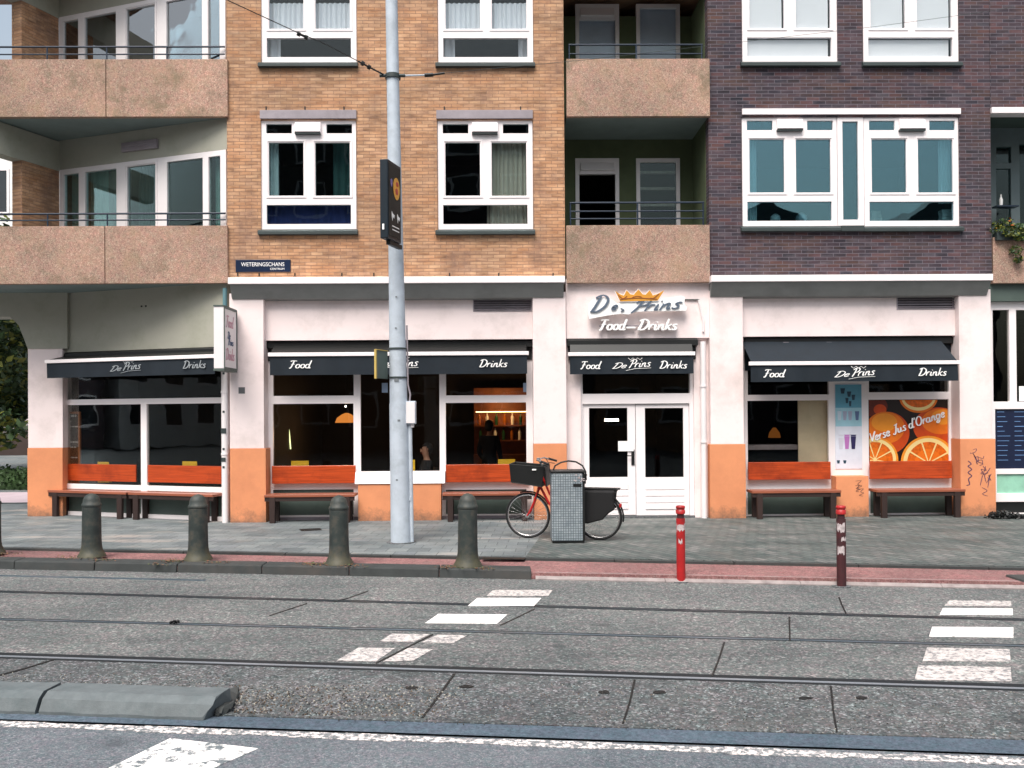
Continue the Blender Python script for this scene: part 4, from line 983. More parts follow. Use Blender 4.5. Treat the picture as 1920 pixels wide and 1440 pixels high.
# projecting lightbox on the left pillar
X1 = -(490 / FOC) * (DF - .1); X0 = X1 - .17
SP = Plane((X1, -.84), R(90))
zt_ = 3.74; zb_ = 2.69
lb = empty('lightbox_sign', (X1 - .08, -.4, zb_), 'white projecting lightbox sign with faded red lettering on the left pillar', 'sign')
mb = MB(SP); mb.box(0, .73, 0, .17, zb_, zt_); mk('case', mb, m_pw, lb, bev=.008)
mb = MB(SP); mb.ring(.0, .73, zb_, zt_, -.012, -.001, .028); mb.box(-.012, .74, -.004, .174, zt_ + .001, zt_ + .02); mb.box(-.012, .74, -.004, .174, zb_ - .035, zb_ - .001); mk('trim', mb, m_kick, lb)
mb = MB(SP); script(mb, 'Food', .12, zt_ - .33, .2, -.001, squeeze=.9, wd=.12); script(mb, 'Drinks', .10, zb_ + .16, .2, -.001, squeeze=.8, wd=.12); mk('lettering', mb, M('faded_rose_print', c8(206, 160, 172), .6), lb)
mb = MB(SP); script(mb, 'De', .2, (zt_ + zb_) / 2, .12, -.001, wd=.2); script(mb, 'Prins', .22, (zt_ + zb_) / 2 - .11, .13, -.001, wd=.14); mk('logo', mb, M('blue_grey_print', c8(70, 90, 120), .6), lb)
mb = MB(SP); mb.box(.73, .83, .06, .10, zt_ - .2, zt_ - .14); mb.box(.73, .83, .06, .10, zb_ + .12, zb_ + .18); mk('bracket', mb, m_dark, lb)

# posters of the juice window
def clip(poly, b):
    for ax, s_, lim in ((0, 1, b[0]), (0, -1, b[1]), (1, 1, b[2]), (1, -1, b[3])):
        out = []
        for i in range(len(poly)):
            p, q_ = poly[i - 1], poly[i]; ip = s_ * (p[ax] - lim) >= 0; iq = s_ * (q_[ax] - lim) >= 0
            if ip != iq:
                t = (lim - p[ax]) / (q_[ax] - p[ax]); out.append(tuple(p[k] + t * (q_[k] - p[k]) for k in (0, 1)))
            if iq: out.append(q_)
        poly = out
        if not poly: return []
    return poly
h = FP.r(1630, 750, 1778, 898, VG + .03); VP = VG + .034
pst = empty('juice_poster', FP.w((h[0] + h[1]) / 2, VP, h[2]), 'orange juice poster with halved oranges filling the right window pane', 'poster')
pm = [M('poster_black', c8(30, 12, 6), .4), M('poster_orange', c8(232, 116, 20), .4, var=.12, vs=4), M('poster_red_orange', c8(206, 72, 12), .4, var=.15, vs=5), M('poster_pith', c8(250, 222, 150), .4, var=.04), M('poster_flesh', c8(224, 104, 14), .4, var=.3, vs=16), M('poster_light_orange', c8(246, 150, 40), .4, var=.1, vs=4), M('poster_dark_brown', c8(104, 32, 8), .4, var=.3)]
mb = MB(); mb.mi = 0; mb.box(h[0], h[1], VP, VP + .004, h[2], h[3]); lay = [0]
PP = Plane((0, 0))
def disc(px, py, rx, ry, mi, n=48, pts=None):
    lay[0] += 1; vz = VP - .0006 * lay[0]
    po = pts or [(px + rx * math.cos(2 * math.pi * i / n), py + ry * math.sin(2 * math.pi * i / n)) for i in range(n)]
    po = clip([FP.h(a, b, VP) for a, b in po], h)
    if len(po) > 2:
        fc = mb.f([(a, vz, b) for a, b in po]); fc.material_index = mi
disc(1640, 762, 24, 20, 6); disc(1650, 768, 12, 10, 2)
disc(1760, 800, 48, 36, 2); disc(1764, 790, 36, 24, 1); disc(1768, 782, 22, 14, 5)
disc(1663, 812, 42, 40, 2); disc(1660, 802, 36, 30, 1); disc(1658, 792, 24, 17, 5)
disc(1722, 745, 36, 29, 1); disc(1722, 745, 32, 25, 3); disc(1722, 744, 28, 20, 4); disc(1722, 744, 6, 4, 3)
def slice_(cx, cy, r_):
    disc(cx, cy, r_, r_ * .98, 5); disc(cx, cy, r_ * .91, r_ * .9, 3); disc(cx, cy, r_ * .77, r_ * .76, 4); disc(cx, cy, r_ * .5, r_ * .5, 1)
    for k in range(9):
        t = k * 2 * math.pi / 9 + .2; c_, s_ = math.cos(t), math.sin(t); w_ = r_ * .018
        disc(0, 0, 0, 0, 3, pts=[(cx + s_ * w_, cy - c_ * w_), (cx + c_ * r_ * .78 + s_ * w_ * 1.6, cy + s_ * r_ * .78 - c_ * w_ * 1.6), (cx + c_ * r_ * .78 - s_ * w_ * 1.6, cy + s_ * r_ * .78 + c_ * w_ * 1.6), (cx - s_ * w_, cy + c_ * w_)])
    disc(cx, cy, r_ * .08, r_ * .08, 3)
slice_(1640, 862, 44); slice_(1740, 868, 52)
mk('print', mb, pm, pst, normals=False)
mb = MB(); vv = VP - .0006 * (lay[0] + 2); p0 = FP.h(1632, 829, vv); p1 = FP.h(1772, 781, vv); L_ = math.dist(p0, p1); T_ = 'Verse Jus d\'Orange'
script(mb, T_, p0[0], p0[1], .17, vv, depth=.0015, ang=math.atan2(p1[1] - p0[1], p1[0] - p0[0]), squeeze=L_ / swidth(T_, .17), wd=.15); mk('lettering', mb, m_letter, pst)
hp = FP.r(1566, 720, 1616, 879, VG - .01)
dr = empty('drinks_poster', FP.w((hp[0] + hp[1]) / 2, VG - .01, hp[2]), 'tall narrow pale blue poster showing iced drinks in cups', 'poster')
mb = MB(); mb.box(hp[0], hp[1], VG - .012, VG - .002, hp[2], hp[3]); mb.mi = 1; mb.box(hp[0] + .005, hp[1] - .005, VG - .0135, VG - .0122, hp[2] + (hp[3] - hp[2]) * .50, hp[3] - .01)
mb.mi = 2; mb.box(hp[0] + .005, hp[1] - .005, VG - .0138, VG - .0136, hp[2] + (hp[3] - hp[2]) * .72, hp[3] - .01)
mk('print', mb, [M('poster_white', c8(222, 226, 238), .5), M('poster_pale_blue', c8(160, 206, 220), .5, var=.1), M('poster_blue', c8(96, 164, 190), .5, var=.12)], dr)
def cup(mb, cx, y0, y1, wpx, v):
    a, b = FP.h(cx - wpx * .32, y1, v), FP.h(cx + wpx * .32, y1, v); c_, d = FP.h(cx + wpx * .5, y0, v), FP.h(cx - wpx * .5, y0, v); mb.prism([a, b, c_, d], v - .001, v)
cols = [c8(206, 222, 236), c8(170, 176, 200), c8(90, 110, 150), c8(214, 214, 226), c8(190, 120, 190), c8(44, 38, 86), c8(40, 70, 90)]
mb = MB()
for i, x in enumerate((1574, 1584, 1594, 1607)): mb.mi = (0, 1, 1, 2)[i]; cup(mb, x, 771, 788, 8, VG - .0142)
for i, x in enumerate((1577, 1588, 1600)): mb.mi = (3, 4, 5)[i]; cup(mb, x, 818 if i else 821, 842, 10, VG - .0142); cup(mb, x, 815, 817.5, 12, VG - .0142)
mb.mi = 6
for i, x in enumerate((1580, 1592, 1600, 1588, 1594)): cup(mb, x, 728 + i * 6, 738 + i * 6, 9 - i, VG - .0142)
for x in (1572, 1584): cup(mb, x, 863, 869, 6, VG - .0142)
mk('cup_pictures', mb, [M('poster_ink', q_, .5, var=.1) for q_ in cols], dr)

# ================================================================ BENCHES
def make_bench():
    r_ = empty('bench', (0, 0, 0), 'x', 'bench', 'red-backed wooden benches under the cafe windows')
    mb = MB(); n = 2
    mb.box(-.735, .735, .10, .145, .665, .985); mk('backrest', mb, m_wood, r_, bev=.008)
    mb = MB(); mb.box(-.775, .775, -.28, -.10, .455, .50); mb.box(-.775, .775, -.09, .10, .455, .50); mk('seat', mb, m_seat, r_, bev=.006)
    mb = MB(); mb.box(-.77, .77, -.262, -.228, .385, .454); mk('apron', mb, m_woodd, r_)
    for x in (-.64, .64):
        for y in (-.24, .06):
            mb = MB(); mb.hull8([Vector(p) for p in ((x - .045, y + .04, 0), (x + .045, y + .04, 0), (x + .045, y - .04, 0), (x - .045, y - .04, 0), (x - .05, y + .035, .454), (x + .05, y + .035, .454), (x + .05, y - .035, .454), (x - .05, y - .035, .454))])
            mk('leg', mb, m_woodd, r_, bev=.004)
    for x in (-.5, .5):
        mb = MB(); mb.box(x - .025, x + .025, .146, .215, .72, .9); mk('bracket', mb, m_woodd, r_)
    return r_
b0 = make_bench(); bs = []
spots = [(WL, 188, .02, 'bench at the far left end of the corner window'), (WL, 342, .02, 'bench of the corner window beside the white downpipe'), (FP, 586, .0, 'bench between the left pillar and the orange base behind the pole'),
         (FP, 912, .0, 'bench partly behind the bicycle basket'), (FP, 1479, .0, 'bench below the cream screen window of the dark brick block'), (FP, 1707, .0, 'bench directly under the orange juice poster')]
for i, (P, x, v, lab) in enumerate(spots):
    o_ = b0 if i == 0 else copy_tree(b0)
    o_.location = P.w(P.u(x, v + .12), v - .02 if P is WL else v + .05, 0) ; o_.rotation_euler = (0, 0, math.atan2(P.U.y, P.U.x)); o_['label'] = lab
    o_.scale = (1.2, .8, 1) if P is WL else (1.02, 1, 1)

# ================================================================ GROUND
def gline(p, q_, z):
    a, b = G(*p, z).xy, G(*q_, z).xy; return a, (b - a).normalized()
def gx(l, x):        # point of the line at world x
    a, d = l; t = (x - a.x) / d.x; return a + d * t
XS = (-34.0, 34.0)
ZR = -.11; ZCY = -.035
K1 = gline((0, 1025), (1920, 1062), 0); K3 = gline((0, 1066), (1920, 1104), ZR)
Z_GUT = ZR - .006
K5 = gline((450, 1342), (1920, 1386), ZR); K6 = gline((450, 1362), (1920, 1412), ZR)
def sheet(name, l0, l1, z, mat, th=.2, xs=XS, kind='structure', parent=None):
    a, b, c_, d = gx(l0, xs[0]), gx(l0, xs[1]), gx(l1, xs[1]), gx(l1, xs[0])
    mb = MB(); mb.gpoly([a, b, c_, d], z - th, z); o_ = mk(name, mb, mat, parent)
    if kind: o_['kind'] = kind
    return o_
mb = MB(); mb.gpoly([(-160, -120), (160, -120), (160, 120), (-160, 120)], -.6, -.17); g_ = mk('ground', mb, m_road); g_['kind'] = 'structure'
back = (Vector((0, 40.)), Vector((1., 0)))
XT = G(1120, 1000).x
Kx = (gx(K1, XT), )
mb = MB(); mb.gpoly([gx(K1, -34), gx(K1, XT - 1.2), (XT + .6, 8), (-34, 40)], -.2, 0); pv = mk('pavement', mb, m_tiles); pv['kind'] = 'structure'
mb = MB(); mb.gpoly([gx(K1, XT - 1.2), gx(K1, 34), (34, 8), (XT + .6, 8)], -.2, 0.0); pv2 = mk('pavement', mb, m_pave); pv2['kind'] = 'structure'
# kerb edge of the pavement
mb = MB(); n_ = 46
for i in range(n_):
    x0 = -34 + 68 * i / n_; x1 = -34 + 68 * (i + 1) / n_ - .012; a, b = gx(K1, x0), gx(K1, x1)
    a2, b2 = a - Vector((0, .10)), b - Vector((0, .10)); mb.gpoly([a2, b2, b - Vector((0, .004)), a - Vector((0, .004))], -.2, -.004 + .003 * math.sin(i * 2.3))
ke = mk('kerb', mb, m_kerbd); ke['kind'] = 'structure'
K1b = (K1[0] - Vector((0, .1)), K1[1])
sheet('cycle_path', K3, K1b, ZCY, m_cyc)
mb = MB(); xe0 = G(1003, 1080, ZR).x; n_ = 22
for i in range(n_):
    x0 = xe0 + (34 - xe0) * i / n_; x1 = xe0 + (34 - xe0) * (i + 1) / n_ - .006; a, b = gx(K3, x0), gx(K3, x1); d1, d2 = Vector((0, -.05)), Vector((0, .06))
    mb.hull8([Vector((*(a + d2), -.2)), Vector((*(b + d2), -.2)), Vector((*(b + d1), -.2)), Vector((*(a + d1), -.2)), Vector((*(a + d2), ZCY + .003)), Vector((*(b + d2), ZCY + .003)), Vector((*(b + d1), ZR + .012)), Vector((*(a + d1), ZR + .012))])
ee = mk('kerb', mb, M('pale_worn_edging', c8(150, 140, 138), .85, var=.2, vs=8, dirt=c8(112, 100, 100), dirt_amt=.8, dscale=5)); ee['kind'] = 'structure'
# track bed and road
D0 = gline((0, 1230), (1920, 1291), ZR)
tb = sheet('track_bed', D0, K3, ZR, m_slab); rb = sheet('track_verge', K5, D0, ZR, m_rough); rb['kind'] = 'structure'
gt = sheet('gutter', K6, K5, Z_GUT, m_gut)
K9 = (Vector((0, -60.)), Vector((1., 0)))
road = sheet('road', K9, K6, ZR - .012, m_road)
# rails
def rail(p, q_, lab, w=.05, gw=.045, xs=(-24, 24), steel=m_rails, groove=m_groove):
    l = gline(p, q_, ZR); a, b = gx(l, xs[0]), gx(l, xs[1]); nrm = Vector((-l[1].y, l[1].x))
    r_ = empty('tram_rail', (*((a + b) / 2), ZR), lab, 'tram rail', 'tram rails set in the street')
    mb = MB(); mb.gpoly([a - nrm * .01, b - nrm * .01, b + nrm * w, a + nrm * w], ZR - .01, ZR + .0035); mk('rail_head', mb, steel, r_)
    mb = MB(); mb.gpoly([a + nrm * w, b + nrm * w, b + nrm * (w + gw), a + nrm * (w + gw)], ZR - .01, ZR + .002); mb.gpoly([a - nrm * (.01 + gw * .5), b - nrm * (.01 + gw * .5), b - nrm * .01, a - nrm * .01], ZR - .01, ZR + .002); mk('rail_groove', mb, groove, r_)
    return l
m_dull = M('dull_rail_steel', c8(112, 130, 142), .35, .7)
m_dull2 = M('dark_rail_steel', c8(58, 70, 78), .4, .6)
rB = rail((0, 1110), (1920, 1163), 'second tram rail from the building, dull and narrow', .03, .045, steel=m_dull2)
rC = rail((0, 1162), (1920, 1212), 'third tram rail from the building, with a small dark lump on it', .035, .03, steel=m_dull)
rD = rail((0, 1231), (1920, 1292), 'nearest tram rail, bright steel beside a wide black groove', .03, .085)
rA = rail((0, 1080), (1920, 1124), 'faint rail closest to the kerb and bollards', .05, .015, xs=(-24, -3.6), steel=m_dull, groove=m_dull)
# slab joints, lifting holes and markings
def gq(mb, pts, z, th=.004): mb.gpoly([G(*p, z).xy for p in pts], z - th, z)
mb = MB()
for pts, w in (([(1480, 1156), (1481, 1201)], 3), ([(1358, 1204), (1347, 1238), (1335, 1268)], 3.5), ([(1190, 1274), (1181, 1316), (1168, 1356)], 4), ([(1558, 1286), (1562, 1330), (1569, 1372)], 4), ([(852, 1263), (826, 1300), (792, 1345)], 4.5),
              ([(812, 1189), (770, 1210), (705, 1243)], 3.5), ([(1003, 1141), (962, 1161), (938, 1172)], 2.5), ([(576, 1131), (545, 1141), (505, 1154)], 2), ([(1573, 1119), (1578, 1133), (1587, 1151)], 3), ([(102, 1236), (50, 1252), (-10, 1268)], 3.5), ([(690, 1108), (650, 1122), (625, 1128)], 2)):
    for (a, b) in zip(pts, pts[1:]):
        if abs(b[0] - a[0]) > abs(b[1] - a[1]): gq(mb, [(a[0], a[1] - w / 3), (b[0], b[1] - w / 3), (b[0], b[1] + w / 3), (a[0], a[1] + w / 3)], ZR + .0045)
        else: gq(mb, [(a[0] - w / 2, a[1]), (a[0] + w / 2, a[1]), (b[0] + w / 2, b[1]), (b[0] - w / 2, b[1])], ZR + .0045)
for x, y in ((1132, 1297), (1236, 1297), (1510, 1308), (1616, 1308), (875, 1287), (770, 1289)):
    n_ = 10; gq(mb, [(x + 14 * math.cos(2 * math.pi * i / n_) * rnd.uniform(.7, 1.1), y + 3.2 * math.sin(2 * math.pi * i / n_) * rnd.uniform(.7, 1.2)) for i in range(n_)][::-1], ZR + .0045)
jn = mk('slab_joints', mb, m_black, tb)
MK = [([(895, 1121), (1015, 1121), (1001, 1136), (877, 1136)], 0), ([(822, 1151), (951, 1152), (932, 1169), (797, 1168)], 0), ([(1768, 1140), (1899, 1141), (1899, 1153), (1762, 1152)], 0), ([(1748, 1175), (1900, 1176), (1900, 1195), (1742, 1193)], 0),
      ([(925, 1106), (1036, 1106), (1028, 1117), (912, 1117)], 1), ([(735, 1188), (806, 1189), (776, 1203), (712, 1202)], 1), ([(821, 1190), (876, 1191), (850, 1205), (790, 1204)], 1), ([(672, 1214), (741, 1215), (705, 1240), (632, 1238)], 1), ([(765, 1215), (812, 1217), (775, 1238), (718, 1240)], 1),
      ([(1781, 1125), (1895, 1127), (1897, 1136), (1771, 1135)], 1), ([(1738, 1214), (1893, 1217), (1895, 1240), (1730, 1239)], 1), ([(1722, 1247), (1895, 1251), (1897, 1277), (1715, 1274)], 1)]
for pts, f_ in MK:
    mb = MB(); gq(mb, pts[::-1], ZR + .004, .003); mk('crossing_block', mb, m_paintf if f_ else m_paint, tb)
zr_ = ZR - .012
mb = MB(); gq(mb, [(319, 1384), (484, 1403), (330, 1470), (150, 1466)][::-1], zr_ + .004, .003); mk('lane_marking', mb, m_paintn, road)
mb = MB(); L1 = gline((0, 1357), (1900, 1428), zr_); nrm = Vector((-L1[1].y, L1[1].x)); xs_ = [-10 + 20 * i / 60 for i in range(61)]
for i in range(60):
    a, b = gx(L1, xs_[i]), gx(L1, xs_[i + 1]); w0 = .045 + .012 * math.sin(i * 1.7)
    mb.gpoly([a - nrm * w0, b - nrm * w0, b + nrm * w0, a + nrm * w0], zr_ + .001, zr_ + .004)
mk('edge_line', mb, m_line, road)
# manhole frame and cracks on the pavement
mb = MB(); pts = [(1248 - 200, 1040)]
gq(mb, [(905, 1045), (985, 1046), (983, 1049), (903, 1048)][::-1], .002, .003); gq(mb, [(560, 992), (600, 990), (604, 994), (566, 996)][::-1], .002, .003)
mk('dark_joint', mb, m_black, pv)

# far kerb strip with the bollards
ZK = .0
KB = gline((0, 1042), (990, 1066), ZK); KF = gline((0, 1053), (990, 1069), ZK)
mb = MB(); xa, xb = -20, G(998, 1072, ZK).x; n_ = 18; L3 = K3
for i in range(n_):
    x0 = xa + (xb - xa) * i / n_; x1 = xa + (xb - xa) * (i + 1) / n_ - .008
    f0, f1 = gx(K3, x0) - Vector((0, .05)), gx(K3, x1) - Vector((0, .05)); w_ = Vector((0, .33)); j = Vector((0, .006 * math.sin(i * 1.9)))
    mb.hull8([Vector((*(f0 + w_ + j), -.2)), Vector((*(f1 + w_ + j), -.2)), Vector((*(f1 + j), -.2)), Vector((*(f0 + j), -.2)), Vector((*(f0 + w_ + j), ZK)), Vector((*(f1 + w_ + j), ZK)), Vector((*(f1 + Vector((0, .03)) + j), ZK)), Vector((*(f0 + Vector((0, .03)) + j), ZK))])
k_ = mk('kerb', mb, m_kerbd, bev=.015); k_['kind'] = 'structure'
mb = MB(); x0 = G(1900, 1098, ZR).x
a = gx(K3, x0); mb.gpoly([a, a + Vector((12, -.14)), a + Vector((12, .3)), a + Vector((0, .35))], -.2, ZK - .01); k_ = mk('kerb', mb, m_kerbd, bev=.02); k_['kind'] = 'structure'
# near kerb blocks
zb = zr_
def kerbblock(x0p, x1p, jag=False):
    f0, f1 = G(x0p[0], x0p[1], zb).xy, G(x1p[0], x1p[1], zb).xy; d = (f1 - f0).normalized(); nn = Vector((-d.y, d.x))
    mb = MB(); sec = [(0, zb - .05), (0, zb + .025), (.04, zb + .10), (.10, zb + .135), (.30, zb + .13), (.30, zb - .05)]
    n = 14; rows = []
    for i in range(n + 1):
        t = i / n; b_ = f0 + (f1 - f0) * t; row = []
        for j, (a, z) in enumerate(sec):
            off = rnd.uniform(-.004, .004)
            if jag and i == n: off2 = (-.01 if j < 2 else .05 + rnd.uniform(-.02, .02)); 
            else: off2 = 0
            p = b_ + nn * (a + off) + d * off2; row.append(mb.bm.verts.new((p.x, p.y, z + rnd.uniform(-.003, .003))))
        rows.append(row)
    for i in range(n):
        for j in range(5): fc = mb.bm.faces.new([rows[i][j], rows[i + 1][j], rows[i + 1][j + 1], rows[i][j + 1]]); fc.smooth = False
        mb.bm.faces.new([rows[i][5], rows[i + 1][5], rows[i + 1][0], rows[i][0]])
    mb.bm.faces.new(rows[0]); mb.bm.faces.new(rows[-1][::-1])
    bmesh.ops.subdivide_edges(mb.bm, edges=mb.bm.edges[:], cuts=1, use_grid_fill=True)
    return mb
for (a, b, j_, lab) in (((-420, 1331), (-150, 1337), False, 'kerb stone beyond the left edge'), ((-146, 1337), (66, 1341), False, 'short grey kerb stone cut by the left edge of the view'), ((72, 1341.3), (382, 1353), True, 'long grey kerb stone with a broken end in the foreground')):
    mb = kerbblock(a, b, j_); tag(mk('kerb_stone', mb, m_kstone, None, loc=G(*a, zb)), lab, 'kerb stone', 'foreground kerb stones')
# rubble and gravel
def stone(mb, x, y, z, r_):
    rx = [rnd.uniform(.6, 1.2) * r_ for _ in range(3)]; th = rnd.uniform(0, 6.3)
    pts = [(1, 0, 0), (0, 1, 0), (-1, 0, 0), (0, -1, 0), (0, 0, 1), (0, 0, -1)]
    M3 = Matrix.Rotation(th, 3, (rnd.random(), rnd.random(), rnd.random() + .1))
    vs = [mb.bm.verts.new(Vector((x, y, z)) + M3 @ Vector((p[0] * rx[0], p[1] * rx[1], p[2] * rx[2]))) for p in pts]
    for a, b, c_ in ((0, 1, 4), (1, 2, 4), (2, 3, 4), (3, 0, 4), (1, 0, 5), (2, 1, 5), (3, 2, 5), (0, 3, 5)):
        fc = mb.bm.faces.new([vs[a], vs[b], vs[c_]]); fc.material_index = mb.mi
mb = MB(); gm = [M('grey_gravel', c8(120, 116, 112), .9), M('pale_gravel', c8(160, 156, 146), .9), M('brown_gravel', c8(96, 80, 66), .9), M('dark_gravel', c8(62, 60, 58), .9)]
c0 = G(520, 1318, ZR)
for i in range(1400):
    px = 440 + 420 * rnd.random() ** 1.3; py = rnd.uniform(1285, 1344); p = G(px, py, ZR)
    if py > 1338 + (px - 450) * .03 or rnd.random() < .25: continue
    hgt = .035 * max(0, 1 - abs(px - 540) / 160) * max(0, 1 - abs(py - 1322) / 26)
    mb.mi = rnd.choice((0, 0, 1, 2, 3)); stone(mb, p.x, p.y, ZR + hgt * rnd.random() + .002, rnd.uniform(.004, .011))
for i in range(1500):
    px = rnd.uniform(-20, 1940); t = px / 1920; py = rnd.uniform(1262 + 35 * t, 1338 + 46 * t)
    if px < 440: py = rnd.uniform(1262, 1288)
    p = G(px, py, ZR); mb.mi = rnd.choice((0, 0, 1, 2, 3, 3)); stone(mb, p.x, p.y, ZR + .002, rnd.uniform(.003, .007))
tag(mk('gravel', mb, gm), 'loose gravel and pebbles spilled beside the nearest tram rail', kind='stuff')
mb = MB(); pts = [(420, 1310), (434, 1300), (446, 1300), (450, 1308), (442, 1318), (434, 1334), (414, 1342), (404, 1342), (410, 1326)]
mb.gpoly([G(*p, ZR).xy for p in pts][::-1], ZR - .02, ZR + .03)
bmesh.ops.subdivide_edges(mb.bm, edges=mb.bm.edges[:], cuts=2, use_grid_fill=True)
for v_ in mb.bm.verts: v_.co += Vector((rnd.uniform(-.012, .012), rnd.uniform(-.012, .012), rnd.uniform(-.02, .03)))
tag(mk('broken_kerb_piece', mb, m_kerbd, None, loc=G(430, 1320, ZR)), 'dark broken chunk at the end of the foreground kerb stone', 'rubble')
# lump on rail
mb = MB(); p = G(327, 1171, ZR)
for i in range(10): stone(mb, p.x + rnd.uniform(-.05, .05), p.y + rnd.uniform(-.02, .02), ZR + .015 + rnd.random() * .02, rnd.uniform(.012, .028))
tag(mk('dirt_lump', mb, m_black, None, loc=p), 'small black lump of dirt lying on the third tram rail', 'dirt')
# leaf litter along the bollards
mb = MB()
def flake(mb, x, y, z, s_):
    a = rnd.uniform(0, 6.3); q_ = [Vector((math.cos(a + k * 1.57) * s_ * (1 if k % 2 else .6), math.sin(a + k * 1.57) * s_ * (1 if k % 2 else .6), rnd.uniform(-.3, .5) * s_)) for k in range(4)]
    try: mb.bm.faces.new([mb.bm.verts.new(Vector((x, y, z)) + k) for k in q_]).material_index = mb.mi
    except ValueError: pass
for (x, y, n_) in ((130, 1046, 90), (190, 1050, 70), (325, 1052, 120), (400, 1055, 60), (590, 1058, 120), (660, 1062, 60), (845, 1064, 90), (905, 1066, 70), (300, 1058, 60), (20, 1040, 60)):
    for i in range(n_):
        p = G(x + rnd.gauss(0, 14), y + rnd.gauss(0, 1.6), ZK); mb.mi = rnd.choice((0, 0, 1, 2)); flake(mb, p.x, p.y, ZK + .008, rnd.uniform(.008, .02))
tag(mk('leaf_litter', mb, [M('rusty_leaf', c8(120, 84, 62), .9), M('brown_leaf', c8(88, 74, 60), .9), M('mossy_bit', c8(82, 94, 60), .9)]), 'dry leaves and moss collected around the bollard feet', kind='stuff')

# ================================================================ STREET FURNITURE
def make_bollard():
    r_ = empty('bollard', (0, 0, 0), 'x', 'bollard', 'dark cast-iron bollards on the kerb')
    mb = MB(); mb.lathe([(.185, 0), (.178, .02), (.158, .05), (.138, .10), (.128, .16), (.124, .25), (.119, .68), (.119, .69), (.112, .70)], seg=24, smooth=True); mk('post', mb, m_bol, r_)
    mb = MB(); mb.lathe([(.124, .701), (.127, .715), (.124, .735), (.112, .745), (.108, .79), (.09, .835), (.055, .865), (.015, .88)], seg=24); mk('cap', mb, m_bol, r_)
    return r_
b0 = make_bollard()
for i, (x, y, s_, lab) in enumerate(((172, 1043, .97, 'bollard in front of the leftmost bench'), (372, 1049, .98, 'bollard in front of the second corner window bench'), (636, 1057, .99, 'bollard just left of the steel pole'), (877, 1061, 1.03, 'bollard right of the steel pole, nearest the bicycle'), (-17, 1037, .97, 'bollard foot cut off by the left edge of the view'))):
    o_ = b0 if i == 0 else copy_tree(b0); o_.location = G(x, y, ZK); o_.scale = (1, 1, s_); o_.rotation_euler = (R(rnd.uniform(-1, 1)), R((0, .5, -.8, .6, 0)[i]), rnd.uniform(0, 6)); o_['label'] = lab
for (x, y, y0, m1, lab) in ((1277, 1091, 948, m_red, 'bright red metal post with scratched sticker below its cap'), (1578, 1100, 948, m_redd, 'dark weathered red post covered in torn stickers')):
    p = G(x, y, ZR); P_ = Plane((0, p.y)); zt = P_.z(x, y0); r_ = .052; k = zt - ZR
    po = empty('metal_post', p, lab, 'post', 'red metal posts at the track side')
    mb = MB(); mb.lathe([(r_, ZR), (r_, zt - .15)], p.x, p.y, 20); mk('shaft', mb, m1, po)
    mb = MB(); mb.lathe([(r_ * .8, zt - .1499), (r_ * .8, zt - .095)], p.x, p.y, 20); mk('neck', mb, m_redd, po)
    mb = MB(); mb.lathe([(r_ * 1.06, zt - .095), (r_ * 1.06, zt - .05), (r_ * .9, zt - .045), (r_ * .9, zt - .035), (r_ * 1.06, zt - .03), (r_ * 1.02, zt - .006), (r_ * .8, zt)], p.x, p.y, 20); mk('cap', mb, m_red, po)
    mb = MB()
    for (zz, hh, a0, a1) in (((.22, .09, 200, 330), (.40, .05, 230, 280)) if m1 is m_red else ((.2, .10, 190, 300), (.46, .10, 200, 290), (.36, .05, 250, 330))):
        n = 8; r2 = r_ + .0015
        lo = [mb.bm.verts.new((p.x + r2 * math.cos(R(a0 + (a1 - a0) * i / n)), p.y + r2 * math.sin(R(a0 + (a1 - a0) * i / n)), zt - zz - hh * rnd.uniform(.6, 1.1))) for i in range(n + 1)]
        hi = [mb.bm.verts.new((p.x + r2 * math.cos(R(a0 + (a1 - a0) * i / n)), p.y + r2 * math.sin(R(a0 + (a1 - a0) * i / n)), zt - zz + rnd.uniform(-.02, .02))) for i in range(n + 1)]
        for i in range(n): mb.bm.faces.new([lo[i], lo[i + 1], hi[i + 1], hi[i]])
    mk('stickers', mb, m_stick, po)
    mb = MB(); mb.gpoly([(p.x + .11 * math.cos(i * .63), p.y + .1 * math.sin(i * .63)) for i in range(10)], ZR, ZR + .012); mk('footing', mb, m_kerb, po)

# tram catenary pole
pb = G(752, 1017, 0); PL = Plane((0, pb.y)); tp = PL.h(733, -60)
ax = lambda z: pb.x + (tp[0] - pb.x) * z / tp[1]
def rr_(z): return .151 - .044 * z / 6.2
pole = empty('catenary_pole', pb, 'tall tapered galvanised steel pole in front of the cafe', 'pole')
mb = MB(); mb.tube([(ax(z), pb.y, z) for z in (0, 1.0, 2.06)], rr_(0), 32, r1=rr_(2.06)); mb.tube([(ax(z), pb.y, z) for z in (2.06, 3.4, 4.8, 6.2, 9.5)], rr_(2.3) - .004, 32, r1=rr_(9.5)); mk('shaft', mb, m_galv, pole)
mb = MB(); mb.gpoly([(pb.x + .22 * math.cos(i * .5), pb.y + .19 * math.sin(i * .5)) for i in range(12)], 0, .012); mk('footing', mb, m_kerb, pole)
for y in (654, 708):
    z = PL.z(745, y); mb = MB(); mb.tube([(ax(z), pb.y, z - .012), (ax(z), pb.y, z + .012)], rr_(z) + .007, 28); mk('strap', mb, m_dark, pole)
z = PL.z(736, 144); mb = MB(); mb.tube([(ax(z), pb.y, z - .03), (ax(z), pb.y, z + .03)], rr_(z) + .014, 28)
for s_ in (-1, 1): mb.tube([(ax(z) + s_ * .1, pb.y - .05, z), (ax(z) + s_ * .19, pb.y - .05, z)], .025, 8)
mk('clamp', mb, m_dark, pole)
